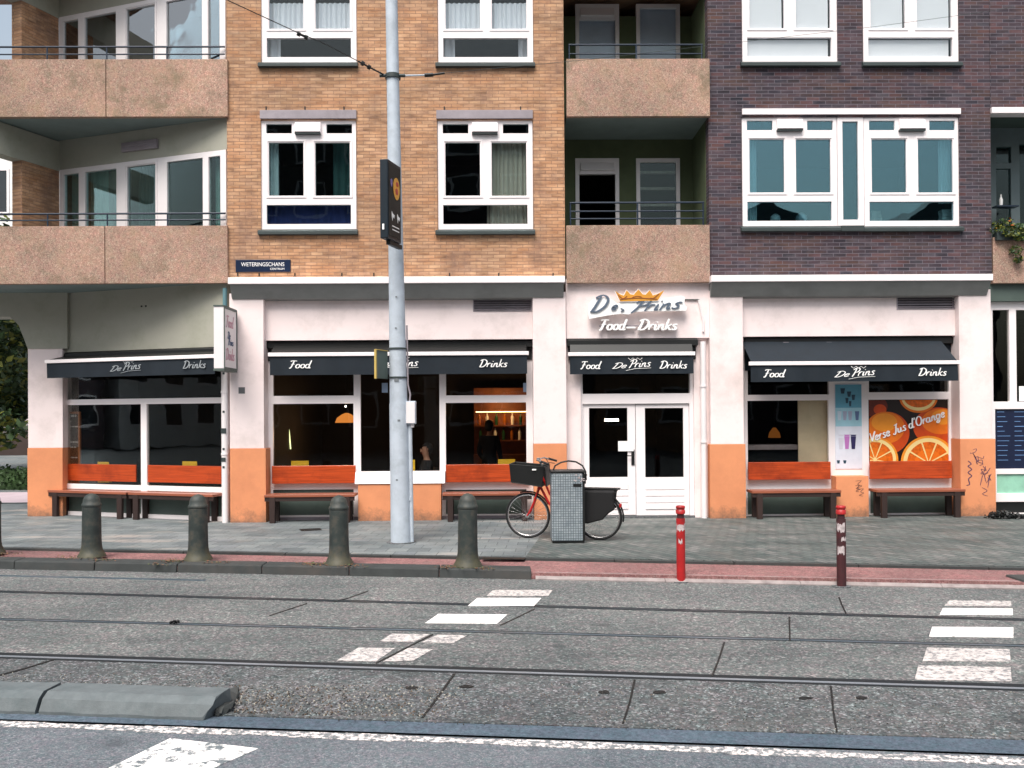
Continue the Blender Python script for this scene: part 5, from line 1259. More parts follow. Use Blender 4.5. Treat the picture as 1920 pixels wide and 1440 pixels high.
# conduit & box on its right
xr = lambda z: ax(z) + rr_(z) + .03
zj0, zj1 = PL.z(770, 795), PL.z(770, 752)
mb = MB(); mb.tube([(xr(0) - .02, pb.y - .02, 0), (xr(zj0) - .005, pb.y - .02, zj0)], .032, 12); mb.tube([(xr(1.0) - .02, pb.y - .02, .62), (xr(1) - .02, pb.y - .02, .68)], .04, 12); mk('conduit', mb, m_galv, pole)
mb = MB(); mb.tube([(xr(zj1), pb.y - .03, zj1), (xr(zj1) + .01, pb.y - .03, zj1 + .1), (xr(2.4) - .02, pb.y - .02, zj1 + .25), (xr(2.6) - .02, pb.y, 2.7), (xr(3.0) - .02, pb.y, PL.z(760, 610))], .013, 8); mk('cable', mb, m_zinc, pole)
mb = MB(); cx = xr(zj0) + .01; mb.box(cx - .07, cx + .075, pb.y - .09, pb.y + .06, zj0, zj1); jb = mk('junction_box', mb, m_galv, pole, bev=.008)
mb = MB(); mb.box(cx - .06, cx + .065, pb.y - .10, pb.y - .0902, zj0 + .015, zj1 - .015); mb.tube([(cx + .02, pb.y - .03, zj0), (cx + .02, pb.y - .03, zj0 - .05)], .03, 10); mk('lid', mb, m_pw, jb)
mb = MB()
for (x, y, s_) in ((747, 578 + 40, 3), (752, 790, 4), (745, 716, 7), (742, 560, 3), (738, 900, 3)):
    zz = PL.z(x, y); n = 5; a0 = -90 - 20 * rnd.random(); r2 = rr_(zz) + .003; hh = .014 * s_ / 2
    lo = [mb.bm.verts.new((ax(zz) + r2 * math.cos(R(a0 + s_ * 4 * i / n)), pb.y + r2 * math.sin(R(a0 + s_ * 4 * i / n)), zz)) for i in range(n + 1)]; hi = [mb.bm.verts.new((v_.co.x, v_.co.y, zz + hh)) for v_ in lo]
    for i in range(n): mb.bm.faces.new([lo[i], lo[i + 1], hi[i + 1], hi[i]])
mk('stickers', mb, M('grey_scuff', c8(112, 118, 122), .7), pole)
# advertising box
dn, dfar = 12.3 - (DF - DF), 12.75
y_n = -DF + 12.3; Pn = Plane((0, y_n)); Pf = Plane((0, y_n + .45)); xn, xf = Pn.u(727, 0, 380), Pf.u(752, 0, 380)
AP = Plane((xn, y_n), math.atan2(.45, xf - xn)); AW = math.hypot(.45, xf - xn)
zt_, zb_ = Pn.z(722, 297), Pn.z(722, 446)
ad = empty('advertising_lightbox', AP.w(AW / 2, .06, zb_), 'black advertising lightbox with a round orange motif mounted on the steel pole', 'sign')
mb = MB(AP); mb.box(0, AW, 0, .12, zb_, zt_); mk('case', mb, M('black_blue_case', c8(16, 30, 40), .35), ad, bev=.012)
mb = MB(AP); mb.box(.03, AW - .03, -.006, -.001, zb_ + .05, zt_ - .05); fc_ = mk('face', mb, m_black, ad)
mb = MB(AP); cz = zt_ - .36; mb.prism([(AW * .62 + .11 * math.cos(i * .4), cz + .16 * math.sin(i * .4)) for i in range(16)], -.010, -.0065); mb.mi = 1
mb.prism([(AW * .62 + .05 * math.cos(i * .63), cz - .04 + .05 * math.sin(i * .63)) for i in range(10)], -.012, -.0105); mb.prism([(AW * .66 + .05 * math.cos(i * .63), cz + .07 + .035 * math.sin(i * .63)) for i in range(10)], -.012, -.0105)
mb.mi = 2; mb.prism([(AW * .25 + .03 * math.cos(i * .63), cz + .05 + .06 * math.sin(i * .63)) for i in range(10)], -.010, -.0065)
mk('round_motif', mb, [M('motif_orange', c8(234, 170, 70), .4), M('motif_red', c8(190, 70, 60), .4), M('motif_violet', c8(130, 116, 170), .4)], ad)
mb = MB(AP)
for cx, s_ in ((.17, 1), (.36, .9)): mb.prism([(cx - .05 * s_, zb_ + .40), (cx - .01, zb_ + .37 * 1), (cx + .05 * s_, zb_ + .36), (cx + .03, zb_ + .31), (cx - .01, zb_ + .33), (cx - .03, zb_ + .27), (cx - .05 * s_, zb_ + .33)], -.010, -.0065)
for k in (0, 1): mb.box(.14, .38, -.009, -.0065, zb_ + .14 + k * .05, zb_ + .155 + k * .05)
mk('white_marks', mb, m_letter, ad)
mb = MB(Plane((xn, y_n), AP and math.atan2(.45, xf - xn))); mb.box(-.013, -.0125, .05, .08, zb_ + .12, zb_ + .2); mk('edge_sticker', mb, m_letter, ad)
mb = MB(AP); mb.box(AW * .3, AW + .1, .03, .09, zb_ - .06, zb_ - .001); mb.box(AW, AW + .06, .03, .09, zt_ - .3, zt_ - .2); mk('bracket', mb, m_black, ad)
# small sign plate at the pole seen from its edge
y_n = pb.y - .36; Pn = Plane((0, y_n)); Pf = Plane((0, pb.y - .04)); xn, xf = Pn.u(706, 0, 680), Pf.u(727, 0, 680)
TP = Plane((xn, y_n), math.atan2(.32, xf - xn)); TW = math.hypot(.32, xf - xn); zt_, zb_ = Pn.z(710, 656), Pn.z(710, 709)
ts = empty('traffic_sign', TP.w(TW / 2, 0, zb_), 'small grey-backed sign with yellow rim strapped to the steel pole, seen edge on', 'sign')
mb = MB(TP); mb.box(0, TW, .0, .012, zb_, zt_); mk('plate', mb, m_kick, ts, bev=.002)
mb = MB(TP); mb.box(-.035, -.001, -.008, .018, zb_ - .006, zt_ + .006); mb.box(0, TW, -.008, .018, zt_ + .001, zt_ + .012); mk('rim', mb, M('yellow_rim', c8(204, 176, 96), .5), ts)
# overhead wires
pc_ = Vector((ax(6.8) - .12, pb.y - .05, PL.z(722, 143)))
def at(px, py, Y): return Plane((0, Y)).w(*[(lambda h: (h[0], 0, h[1]))(Plane((0, Y)).h(px, py))][0])
pts = [pc_, at(700, 130, pb.y - .2), at(672, 115, pb.y - .4), at(600, 78, pb.y - .9), at(560, 62, pb.y - 1.2), at(430, 2, pb.y - 2.2), at(250, -90, pb.y - 3.6)]
ow = empty('overhead_wire', pc_, 'thin black overhead wire running up left from the clamp on the pole', 'wire')
mb = MB(); mb.tube(pts[:3], .012, 6); mb.tube(pts[2:], .006, 6); mk('wire', mb, m_black, ow)
mb = MB()
for (a, b, r_) in ((680, 692, .035), (560, 574, .03)):
    ya = 119 + (a - 680) * .55 if a == 680 else 64
    yb = 126 if a == 680 else 70
    Y_ = pb.y - (.3 if a == 680 else 1.15); p, q_ = at(a, ya, Y_), at(b, yb, Y_ + .05); d = (q_ - p)
    mb.tube([p - d * .2, p, p + d * .2], r_ * 1.0, 8); mb.tube([p + d * .2, p + d * .8], r_ * .4, 8); mb.tube([q_ - d * .2, q_ + d * .2], r_, 8)
mk('insulator', mb, m_black, ow)
ow = empty('support_arm', (ax(6.8) + .12, pb.y - .05, PL.z(752, 142)), 'short steel arm with insulator pointing right from the pole clamp', 'bracket')
mb = MB(); mb.tube([at(752, 142, pb.y - .05), at(800, 141, pb.y - .05)], .014, 8); mk('rod', mb, m_galv, ow)
mb = MB(); mb.tube([at(796, 141, pb.y - .05), at(812, 140, pb.y - .05)], .03, 8); mb.tube([at(812, 140, pb.y - .05), at(834, 137, pb.y - .05)], .018, 8); mk('insulator', mb, m_black, ow)
mb = MB(); mb.tube([at(834, 137, pb.y - .05), at(1100, 112, pb.y + .6), at(1640, 50, pb.y + 1.6), at(1790, 30, pb.y + 1.9), at(2100, -15, pb.y + 2.4)], .0035, 5)
tag(mk('span_wire', mb, m_dark, None, loc=at(834, 137, pb.y - .05)), 'very thin grey wire crossing the dark brick upper windows', 'wire')
# planter-like tiled waste bin
p = G(1066, 1019, 0); Pb = Plane((0, p.y)); a, b = Pb.u(1034.5, 0, 950), Pb.u(1097, 0, 950); zt_ = Pb.z(1066, 883); ym = p.y
bn = empty('waste_bin', p, 'waist-high grey waste bin with square grid pattern in front of the bicycle', 'waste bin')
m_tb, n_, b__ = base_mat('grid_pattern_steel'); tc = N(n_, 'ShaderNodeTexCoord'); spx = N(n_, 'ShaderNodeSeparateXYZ'); n_.links.new(tc.outputs['Object'], spx.inputs[0]); cbx = N(n_, 'ShaderNodeCombineXYZ'); adx = N(n_, 'ShaderNodeMath', operation='ADD'); n_.links.new(spx.outputs[0], adx.inputs[0]); n_.links.new(spx.outputs[1], adx.inputs[1]); n_.links.new(adx.outputs[0], cbx.inputs[0]); n_.links.new(spx.outputs[2], cbx.inputs[1])
tx = N(n_, 'ShaderNodeTexBrick'); tx.offset = 0; tx.inputs['Scale'].default_value = 1; tx.inputs['Brick Width'].default_value = .036; tx.inputs['Row Height'].default_value = .036; tx.inputs['Mortar Size'].default_value = .005; tx.inputs['Mortar Smooth'].default_value = .2
tx.inputs['Color1'].default_value = (*c8(134, 146, 152), 1); tx.inputs['Color2'].default_value = (*c8(158, 168, 174), 1); tx.inputs['Mortar'].default_value = (*c8(88, 98, 104), 1); n_.links.new(cbx.outputs[0], tx.inputs['Vector'])
n_.links.new(mix(n_, 1.0, tx.outputs['Color'], ramp(n_, noise(n_, tc.outputs['Object'], 5, 6), [(.3, (.82, .82, .84)), (.7, (1.15, 1.13, 1.1))]), 'MULTIPLY'), b__.inputs['Base Color']); b__.inputs['Roughness'].default_value = .45; bump(n_, b__, tx.outputs['Fac'], -.5, .004)
mb = MB(); mb.box(a, b - .03, ym, ym + .42, .03, zt_ - .03); mk('casing', mb, m_tb, bn, bev=.02)
mb = MB(); mb.box(a + .01, b - .01, ym + .02, ym + .4, .0, .029); mb.box(b - .029, b, ym + .01, ym + .41, .03, zt_ - .031); mk('base_and_edge', mb, m_black, bn)
mb = MB(); mb.box(a - .008, b + .006, ym - .008, ym + .428, zt_ - .029, zt_); mk('lid', mb, m_black, bn, bev=.006)
h = Pb.r(1075, 907, 1090, 913, 0); mb = MB(); mb.box(h[0], h[1], ym - .004, ym - .001, h[2], h[3]); mk('lock_slot', mb, m_black, bn)
mb = MB()
for i in range(14):
    x_, y_ = rnd.uniform(1076, 1094), rnd.uniform(888, 902); h = Pb.r(x_, y_, x_ + 3, y_ + 1.5, 0); mb.box(h[0], h[1], ym - .003, ym - .001, h[2], h[3])
mk('torn_sticker', mb, m_stick, bn)
pts = [Pb.w(*(lambda h: (h[0], .2, h[1]))(Pb.h(x, y, .2))) for x, y in ((1037, 882), (1041, 873), (1052, 867), (1066, 864), (1080, 866), (1092, 873), (1098, 884), (1099, 900))]
mb = MB(); mb.tube(pts, .012, 8); mb.box(b + .007, b + .03, ym + .15, ym + .25, zt_ - .2, zt_ - .1); mk('hoop', mb, m_black, bn)
# ================================================================ BICYCLE
def make_bike():
    r_ = empty('bicycle', (0, 0, 0), 'red city bicycle with black front crate and rear panniers parked behind the waste bin', 'bicycle')
    W_, Rr = .545, .335
    for sx in (-1, 1):
        wx = empty('wheel', (sx * W_, 0, .35), None, None); wx.parent = r_
        c_ = Vector((sx * W_, 0, .35)); circ = lambda rad, n=40: [c_ + Vector((rad * math.cos(2 * math.pi * i / n), 0, rad * math.sin(2 * math.pi * i / n))) for i in range(n)]
        mb = MB(); mb.tube(circ(Rr - .002), .0165, 8, closed=True); mk('tyre', mb, m_rubber, wx)
        mb = MB(); mb.tube(circ(Rr - .026), .0105, 6, closed=True); mk('rim', mb, m_chrome, wx)
        mb = MB()
        for k in range(28):
            t = 2 * math.pi * k / 28; s_ = .02 * (1 if k % 2 else -1); t2 = t + (.5 if k % 4 < 2 else -.5)
            mb.tube([c_ + Vector((.02 * math.cos(t2), s_, .02 * math.sin(t2))), c_ + Vector(((Rr - .03) * math.cos(t), 0, (Rr - .03) * math.sin(t)))], .0014, 4)
        mk('spokes', mb, m_chrome, wx)
        mb = MB(); mb.tube([c_ + Vector((0, -.05, 0)), c_ + Vector((0, .05, 0))], .024, 12); mb.tube([c_ + Vector((0, -.03, 0)), c_ + Vector((0, -.02, 0))], .036, 14); mk('hub', mb, m_chrome, wx)
        mb = MB(); f0, f1 = ((20, 118) if sx < 0 else (10, 190))
        if sx > 0: mb.tube([c_ + Vector(((Rr + .03) * math.cos(R(t)), 0, (Rr + .03) * math.sin(R(t)))) for t in range(-10, 170, 8)], .014, 6)
        else: mb.tube([c_ + Vector(((Rr + .03) * math.cos(R(t)), 0, (Rr + .03) * math.sin(R(t)))) for t in range(28, 110, 8)], .013, 6)
        mk('mudguard', mb, m_black, r_)
    hb, ht = Vector((-.36, 0, .80)), Vector((-.325, 0, .98))
    mb = MB(); mb.tube([hb, ht], .022, 12); bbk = Vector((.06, 0, .29)); st = Vector((.20, 0, .82))
    mb.tube([hb + Vector((.0, 0, .02)), Vector((-.22, 0, .55)), Vector((-.05, 0, .36)), bbk], .019, 10); mb.tube([ht, Vector((-.2, 0, .68)), Vector((.0, 0, .50)), bbk + Vector((.05, 0, .16))], .017, 10)
    mb.tube([bbk, st], .018, 10); 
    for s_ in (-.05, .05):
        mb.tube([bbk + Vector((0, s_ * .6, 0)), Vector((W_, s_, .35))], .011, 8); mb.tube([st + Vector((0, s_ * .3, -.08)), Vector((W_, s_, .35))], .009, 8)
    mk('frame', mb, m_bikered, r_)
    mb = MB(); mb.tube([hb, hb + Vector((-.01, 0, -.06))], .024, 10)
    for s_ in (-.05, .05): mb.tube([hb + Vector((-.01, s_ * .9, -.05)), Vector((-.44, s_, .55)), Vector((-.5, s_, .42)), Vector((-W_, s_, .35))], .012, 8)
    mk('fork', mb, m_bikered, r_)
    mb = MB(); mb.tube([ht, Vector((-.315, 0, 1.12)), Vector((-.335, 0, 1.17))], .013, 10)
    for s_ in (-1, 1): mb.tube([Vector((-.335, 0, 1.17)), Vector((-.37, .1 * s_, 1.20)), Vector((-.33, .22 * s_, 1.21)), Vector((-.22, .28 * s_, 1.17))], .011, 8)
    mk('handlebar', mb, m_chrome, r_)
    for s_ in (-1, 1):
        mb = MB(); mb.tube([Vector((-.27, .262 * s_, 1.195)), Vector((-.14, .29 * s_, 1.155))], .017, 10); mk('grip', mb, m_rubber, r_)
        mb = MB(); mb.tube([Vector((-.30, .235 * s_, 1.19)), Vector((-.27, .25 * s_, 1.135)), Vector((-.17, .27 * s_, 1.12))], .006, 6); mk('brake_lever', mb, m_black, r_)
    mb = MB(); mb.tube([Vector((-.345, -.10, 1.2)), Vector((-.345, -.10, 1.235))], .026, 10); mk('bell', mb, m_chrome, r_)
    mb = MB(); c = [(-.76, .82, 1.14), (-.30, .80, 1.12)]
    V = Vector
    for (y0, y1) in ((-.17, -.155), (.155, .17)): mb.hull8([V((-.75, y1, .87)), V((-.28, y1, .81)), V((-.28, y0, .81)), V((-.75, y0, .87)), V((-.78, y1 * 1.08, 1.15)), V((-.23, y1 * 1.08, 1.11)), V((-.23, y0 * 1.08, 1.11)), V((-.78, y0 * 1.08, 1.15))])
    for (x0, x1, z0, z1) in ((-.78, -.765, 1.15, .87), (-.245, -.23, 1.11, .81)): mb.hull8([V((x0 + .02, .17, z1)), V((x1 + .02, .17, z1)), V((x1 + .02, -.17, z1)), V((x0 + .02, -.17, z1)), V((x0, .185, z0)), V((x1, .185, z0)), V((x1, -.185, z0)), V((x0, -.185, z0))])
    mb.hull8([V((-.75, .17, .86)), V((-.28, .17, .80)), V((-.28, -.17, .80)), V((-.75, -.17, .86)), V((-.75, .17, .875)), V((-.28, .17, .815)), V((-.28, -.17, .815)), V((-.75, -.17, .875))])
    bk_ = mk('basket', mb, m_black, r_, bev=.006)
    mb = MB(); mb.box(-.42, -.36, -.2, -.186, 1.055, 1.075); mk('basket_tag', mb, m_letter, bk_)
    mb = MB(); mb.tube([V((.20, 0, .80)), V((.225, 0, .92))], .013, 10); mk('seat_post', mb, m_chrome, r_)
    mb = MB(); mb.prism([(.10, .93), (.12, .965), (.25, .97), (.36, .985), (.37, .955), (.30, .925), (.2, .915)], -.07, .07)
    for v_ in mb.bm.verts: v_.co.y *= (.35 if v_.co.x < .2 else 1.3)
    mk('saddle', mb, m_black, r_, bev=.02)
    mb = MB()
    for s_ in (-.06, .06): mb.tube([V((.30, s_, .78)), V((.86, s_, .775))], .007, 6); mb.tube([V((.84, s_, .775)), V((W_, s_, .36))], .006, 6)
    mb.tube([V((.86, -.06, .775)), V((.86, .06, .775))], .007, 6); mb.tube([V((.80, 0, .775)), V((.80, 0, .55))], .006, 6); mk('rack', mb, m_black, r_)
    for s_ in (-1, 1):
        mb = MB(); mb.prism([(.30, .76), (.80, .76), (.79, .62), (.80, .48), (.70, .42), (.62, .34), (.40, .27), (.30, .28), (.28, .5)], s_ * .075, s_ * .19)
        for v_ in mb.bm.verts: v_.co += V((rnd.uniform(-.008, .008), 0, rnd.uniform(-.008, .008)))
        mk('pannier', mb, m_bag, r_, bev=.02)
    mb = MB(); mb.box(.85, .885, -.035, .035, .50, .55); mk('tail_light', mb, m_red, r_, bev=.005)
    mb = MB(); mb.tube([V((.06, -.06, .29)), V((.06, .06, .29))], .03, 12); mb.tube([V((.06, -.07, .29)), V((.14, -.075, .15))], .01, 8); mb.tube([V((.06, .07, .29)), V((-.02, .075, .43))], .01, 8); mb.box(.09, .19, -.15, -.08, .135, .16); mb.box(-.07, .03, .08, .15, .42, .445)
    mb.lathe([(.001, -.003), (.09, -.003), (.09, .003), (.001, .003)], 0, 0, 24)
    mk('crankset', mb, m_black, r_)
    mb = MB(); mb.tube([V((.3, -.05, .3)), V((.36, -.2, .01))], .009, 8); mk('kickstand', mb, m_chrome, r_)
    return r_
bike = make_bike()
pf, pr = G(989, 1009), G(1125, 1013); mid = (pf + pr) / 2; bike.location = (mid.x, mid.y, 0); bike.rotation_euler = (R(2), 0, math.atan2(pr.y - pf.y, pr.x - pf.x))

# ================================================================ PEOPLE AND THINGS INSIDE THE CAFE
def skin_mesh(name, verts, edges, mat, parent, root, lvl=1):
    me = bpy.data.meshes.new(name); idx = {k: i for i, k in enumerate(verts)}
    me.from_pydata([v[:3] for v in verts.values()], [(idx[a], idx[b]) for a, b in edges], []); me.materials.append(mat)
    o = bpy.data.objects.new(name, me); COL.objects.link(o); o.parent = parent
    sm = o.modifiers.new('skin', 'SKIN'); sm.use_smooth_shade = True
    for i, v in enumerate(verts.values()):
        sv = me.skin_vertices[0].data[i]; sv.radius = (v[3], v[3]) if len(v) == 4 else (v[3], v[4]); sv.use_root = (i == idx[root])
    s = o.modifiers.new('subsurf', 'SUBSURF'); s.levels = lvl; s.render_levels = lvl; return o
def person(loc, rot, pose, lab, shirt):
    r_ = empty('person', loc, lab, 'person', None); r_.rotation_euler = (0, 0, rot)
    ph = .92 if pose == 'stand' else .50
    V = {'pelvis': (0, 0, ph, .14, .1), 'waist': (0, 0, ph + .16, .125, .09), 'chest': (0, -.01, ph + .38, .15, .10), 'neck0': (0, 0, ph + .52, .06), 'neck': (0, -.01, ph + .58, .052), 'jaw': (0, -.035, ph + .645, .062, .07), 'head': (0, -.02, ph + .73, .078, .092), 'crown': (0, -.01, ph + .79, .06, .07), 'nose': (0, -.115, ph + .70, .012)}
    Ed = [('pelvis', 'waist'), ('waist', 'chest'), ('chest', 'neck0'), ('neck0', 'neck'), ('neck', 'jaw'), ('jaw', 'head'), ('head', 'crown')]
    cl = {}; ce = []
    for s, n in ((-1, 'l'), (1, 'r')):
        V['sh' + n] = (s * .17, 0, ph + .47, .055)
        if pose == 'stand': V['el' + n] = (s * .23, .02, ph + .18, .042); V['wr' + n] = (s * .20, -.16, ph + .02, .028)
        else: V['el' + n] = (s * .24, -.08, ph + .20, .042); V['wr' + n] = (s * .10, -.30, ph + .26, .028)
        w = Vector(V['wr' + n][:3]); d = (w - Vector(V['el' + n][:3])).normalized(); V['pa' + n] = (*(w + d * .07), .03, .016)
        Ed += [('chest', 'sh' + n), ('sh' + n, 'el' + n), ('el' + n, 'wr' + n), ('wr' + n, 'pa' + n)]
        for k, (o_, l_) in enumerate(((-.027, .07), (-.009, .082), (.009, .076), (.026, .058))):
            a = w + d * .095 + Vector((o_, 0, 0)); b = a + d * l_ * .55 + Vector((0, 0, -.008)); c = b + d * l_ * .3 + Vector((0, .0, -.028))
            V[f'f{k}{n}'] = (*a, .0085); V[f'g{k}{n}'] = (*b, .008); V[f'h{k}{n}'] = (*c, .0068); Ed += [('pa' + n, f'f{k}{n}'), (f'f{k}{n}', f'g{k}{n}'), (f'g{k}{n}', f'h{k}{n}')]
        a = w + d * .03 + Vector((-s * .035, 0, .0)); b = a + d * .04 + Vector((-s * .018, 0, -.005)); V['t0' + n] = (*a, .010); V['t1' + n] = (*b, .0085); Ed += [('pa' + n, 't0' + n), ('t0' + n, 't1' + n)]
        V['hi' + n] = (s * .09, 0, ph - .04, .085)
        if pose == 'stand': V['kn' + n] = (s * .10, -.01, ph - .44, .058); V['an' + n] = (s * .10, .02, .09, .038); V['to' + n] = (s * .11, -.15, .035, .034)
        else: V['kn' + n] = (s * .12, -.42, ph - .02, .06); V['an' + n] = (s * .12, -.42, .09, .038); V['to' + n] = (s * .13, -.58, .035, .034)
        Ed += [('pelvis', 'hi' + n), ('hi' + n, 'kn' + n), ('kn' + n, 'an' + n), ('an' + n, 'to' + n)]
    Vn = V.pop('nose'); skin_mesh('body', V, Ed, m_skin, r_, 'pelvis', 2)
    keep = ['pelvis', 'waist', 'chest', 'neck0', 'shl', 'shr', 'ell', 'elr', 'wrl', 'wrr', 'hil', 'hir', 'knl', 'knr', 'anl', 'anr']
    Vc = {k: tuple(V[k][:3]) + tuple(x + (.014 if k != 'neck0' else .03) for x in V[k][3:]) for k in keep}; Ec = [e for e in Ed if e[0] in keep and e[1] in keep]
    skin_mesh('clothes', Vc, Ec, shirt, r_, 'pelvis', 2)
    base = Vector(loc); Rm = Matrix.Rotation(rot, 3, 'Z')
    def child(name, mb, mat):
        o = mk(name, mb, mat); o.parent = r_; return o
    hz = ph + .73; mb = MB(); bmesh.ops.create_uvsphere(mb.bm, u_segments=16, v_segments=10, radius=1)
    for v in mb.bm.verts: 
        c = v.co; v.co = Vector((c.x * .093, c.y * .108 + .012, hz + .03 + c.z * .095 + (-.06 if c.y > .2 and c.z < 0 else 0)))
    bmesh.ops.delete(mb.bm, geom=[v for v in mb.bm.verts if v.co.y < -.045 and v.co.z < hz + .055], context='VERTS'); child('hair', mb, m_hair)
    mb = MB(); mb.prism([(-.014, hz - .05), (.014, hz - .05), (.006, hz + .01), (-.006, hz + .01)], -.128, -.09); child('nose', mb, m_skin)
    mb = MB()
    for s in (-1, 1): mb.lathe([(.002, hz - .004), (.011, hz + .004), (.002, hz + .012)], s * .032, -.105, 8)
    child('eyes', mb, m_black); mb = MB(); mb.box(-.024, .024, -.113, -.09, hz - .078, hz - .068); child('mouth', mb, m_bikered)
    mb = MB()
    for s in (-1, 1): mb.lathe([(.006, hz - .03), (.014, hz - .0), (.008, hz + .025)], s * .086, -.01, 8)
    child('ears', mb, m_skin); return r_
px_ = lambda x, y, Y: (Plane((0, Y)).u(x), Y, 0)
person(px_(799, 850, 1.1), R(-70), 'sit', 'seated person in dark clothes seen in profile behind the middle pane', m_cloth)
person(px_(916, 800, 2.6), R(160), 'stand', 'standing person in dark clothes silhouetted by the lit bar', m_cloth)
# chairs and tables
def make_table():
    r_ = empty('cafe_table', (0, 0, 0), 'x', 'table', 'small cafe tables')
    mb = MB(); mb.lathe([(.34, .72), (.35, .73), (.35, .745), (.34, .755)], seg=28); mk('table_top', mb, m_woodd, r_)
    mb = MB(); mb.lathe([(.03, .02), (.03, .719)], seg=12); mk('column', mb, m_black, r_)
    mb = MB(); mb.lathe([(.22, 0), (.22, .012), (.05, .03)], seg=20); mk('base', mb, m_black, r_); return r_
t0 = make_table(); 
for i, (x, Y, lab) in enumerate(((760, 1.3, 'dark round cafe table next to the seated person'), (590, 1.5, 'dark round cafe table behind the left pane'), (940, 1.3, 'dark round cafe table behind the right pane'))):
    o_ = t0 if i == 0 else copy_tree(t0); o_.location = px_(x, 0, Y); o_['label'] = lab
def make_chair():
    r_ = empty('cafe_chair', (0, 0, 0), 'x', 'chair', 'dark cafe chairs')
    mb = MB(); mb.box(-.2, .2, -.2, .2, .44, .47); mk('seat', mb, m_woodd, r_, bev=.008); mb = MB(); mb.box(-.19, .19, .17, .19, .65, .88); mk('backrest', mb, m_woodd, r_, bev=.006)
    for x in (-.18, .18):
        for y in (-.18, .18): mb = MB(); mb.tube([(x, y, 0), (x, y, .44 if y < 0 else .88)], .014, 6); mk('leg', mb, m_black, r_)
    return r_
c0_ = make_chair()
for i, (x, Y, a, lab) in enumerate(((799, 1.1, -70, 'chair under the seated person'), (560, 1.9, 30, 'chair by the left table'), (620, 1.2, 200, 'chair with its back to the left window'), (965, 2.0, 10, 'chair by the right table'))):
    o_ = c0_ if i == 0 else copy_tree(c0_); o_.location = px_(x, 0, Y); o_.rotation_euler = (0, 0, R(a)); o_['label'] = lab
# lit bar
Pz = Plane((0, 4.6)); h = Pz.r(888, 776, 1010, 905); bri = 0; br = empty('back_bar', Pz.w((h[0] + h[1]) / 2, 0, 0), 'wooden back bar with warm lit shelf and bottles in the right pane', 'bar')
m_bw = M('bar_wood', c8(120, 66, 34), .6, var=.3, vs=5)
mb = MB(Pz); mb.box(h[0], h[1] + .5, .0, .4, 0, .95); mb.box(h[0], h[1] + .5, .45, .5, .95, 2.5); mk('cabinet', mb, m_bw, br)
mb = MB(Pz)
for z in (1.25, 1.6, 1.95): mb.box(h[0] + .05, h[1] + .45, .2, .44, z, z + .03)
mk('shelf', mb, m_bw, br)
mb = MB(Pz); mb.box(h[0] + .05, h[1] + .4, .30, .33, 1.93, 1.948); mk('strip_light', mb, emat('bar_strip_light', (1, .55, .22), 7), br)
l_ = bpy.data.lights.new('bar_light', 'POINT'); l_.energy = 14; l_.color = (1, .55, .22); l_.shadow_soft_size = .1; lo_ = bpy.data.objects.new('bar_light', l_); COL.objects.link(lo_); lo_.parent = br; lo_.location = (-.1, -.15, 2.15)
bi = 0; bm_ = [M('green_glass', c8(40, 80, 50), .15), M('amber_glass', c8(170, 96, 30), .15), m_letter]
mb = MB(); mb.lathe([(.035, 0), (.037, .18), (.014, .24), (.013, .30)], 0, 0, 10); b_me = None
for z in (1.28, 1.63):
    for k in range(7):
        x_ = h[0] + .15 + k * .19 + rnd.uniform(-.03, .03)
        if x_ > h[1] + .4: continue
        mbb = MB(); mbb.lathe([(.035, z), (.037, z + .18), (.014, z + .23), (.013, z + .28)], x_, 4.6 + .28, 10); mk('bottle', mbb, bm_[(k + int(z * 3)) % 3], br)
mb.bm.free()
# pendant lamps
for (x, y, Y, lab) in ((650, 787, 2.6, 'glowing orange pendant lamp beside the window post left of the pole'), (1452, 815, 1.6, 'dim orange pendant lamp behind the left pane of the juice window')):
    P_ = Plane((0, Y)); p = P_.h(x, y); q0 = P_.w(p[0], 0, p[1]); pl = empty('pendant_lamp', q0, lab, 'lamp', 'orange pendant lamps')
    mb = MB(); s_ = 1.0 if Y > 2 else .5; mb.lathe([(.24 * s_, q0.z - .06), (.20 * s_, q0.z + .04), (.10 * s_, q0.z + .11), (.03, q0.z + .14)], q0.x, q0.y, 20); mk('lamp_shade', mb, emat('orange_glass_glow', (1, .33, .06), 0.6 if Y > 2 else .10), pl)
    mb = MB(); mb.tube([(q0.x, q0.y, q0.z + .14), (q0.x, q0.y, 3.2)], .006, 6); mk('cord', mb, m_black, pl)
    if Y > 2:
        l_ = bpy.data.lights.new('lamp_bulb_light', 'POINT'); l_.energy = 16; l_.color = (1, .55, .25); l_.shadow_soft_size = .05; lo_ = bpy.data.objects.new('bulb_light', l_); COL.objects.link(lo_); lo_.parent = pl; lo_.location = (0, 0, -.35)
        mb = MB(); mb.lathe([(.03, q0.z - .04), (.05, q0.z), (.02, q0.z + .04)], q0.x, q0.y, 10); mk('bulb', mb, m_lamp, pl)
P_ = Plane((0, 3.2)); h = P_.r(1134, 785, 1160, 790); mb = MB(P_); mb.box(h[0], h[1], 0, .05, h[2], h[3]); tag(mk('tube_light', mb, m_lampw, None, loc=P_.w(h[0], 0, h[2])), 'short white tube light glowing behind the left door glass', 'lamp')
P_ = Plane((0, 1.2)); p = P_.h(648, 762); mb = MB(P_); c_ = P_.w(p[0], 0, p[1]); mb.lathe([(.005, c_.z - .02), (.022, c_.z), (.005, c_.z + .02)], c_.x, c_.y, 10); sl_ = tag(mk('spot_lamp', mb, m_lampw, None, loc=c_), 'tiny white ceiling spot in the upper corner of the left cafe pane', 'lamp'); mb = MB(); mb.tube([(c_.x, c_.y, c_.z + .021), (c_.x, c_.y, 3.2)], .003, 5); mk('cord', mb, m_black, sl_)
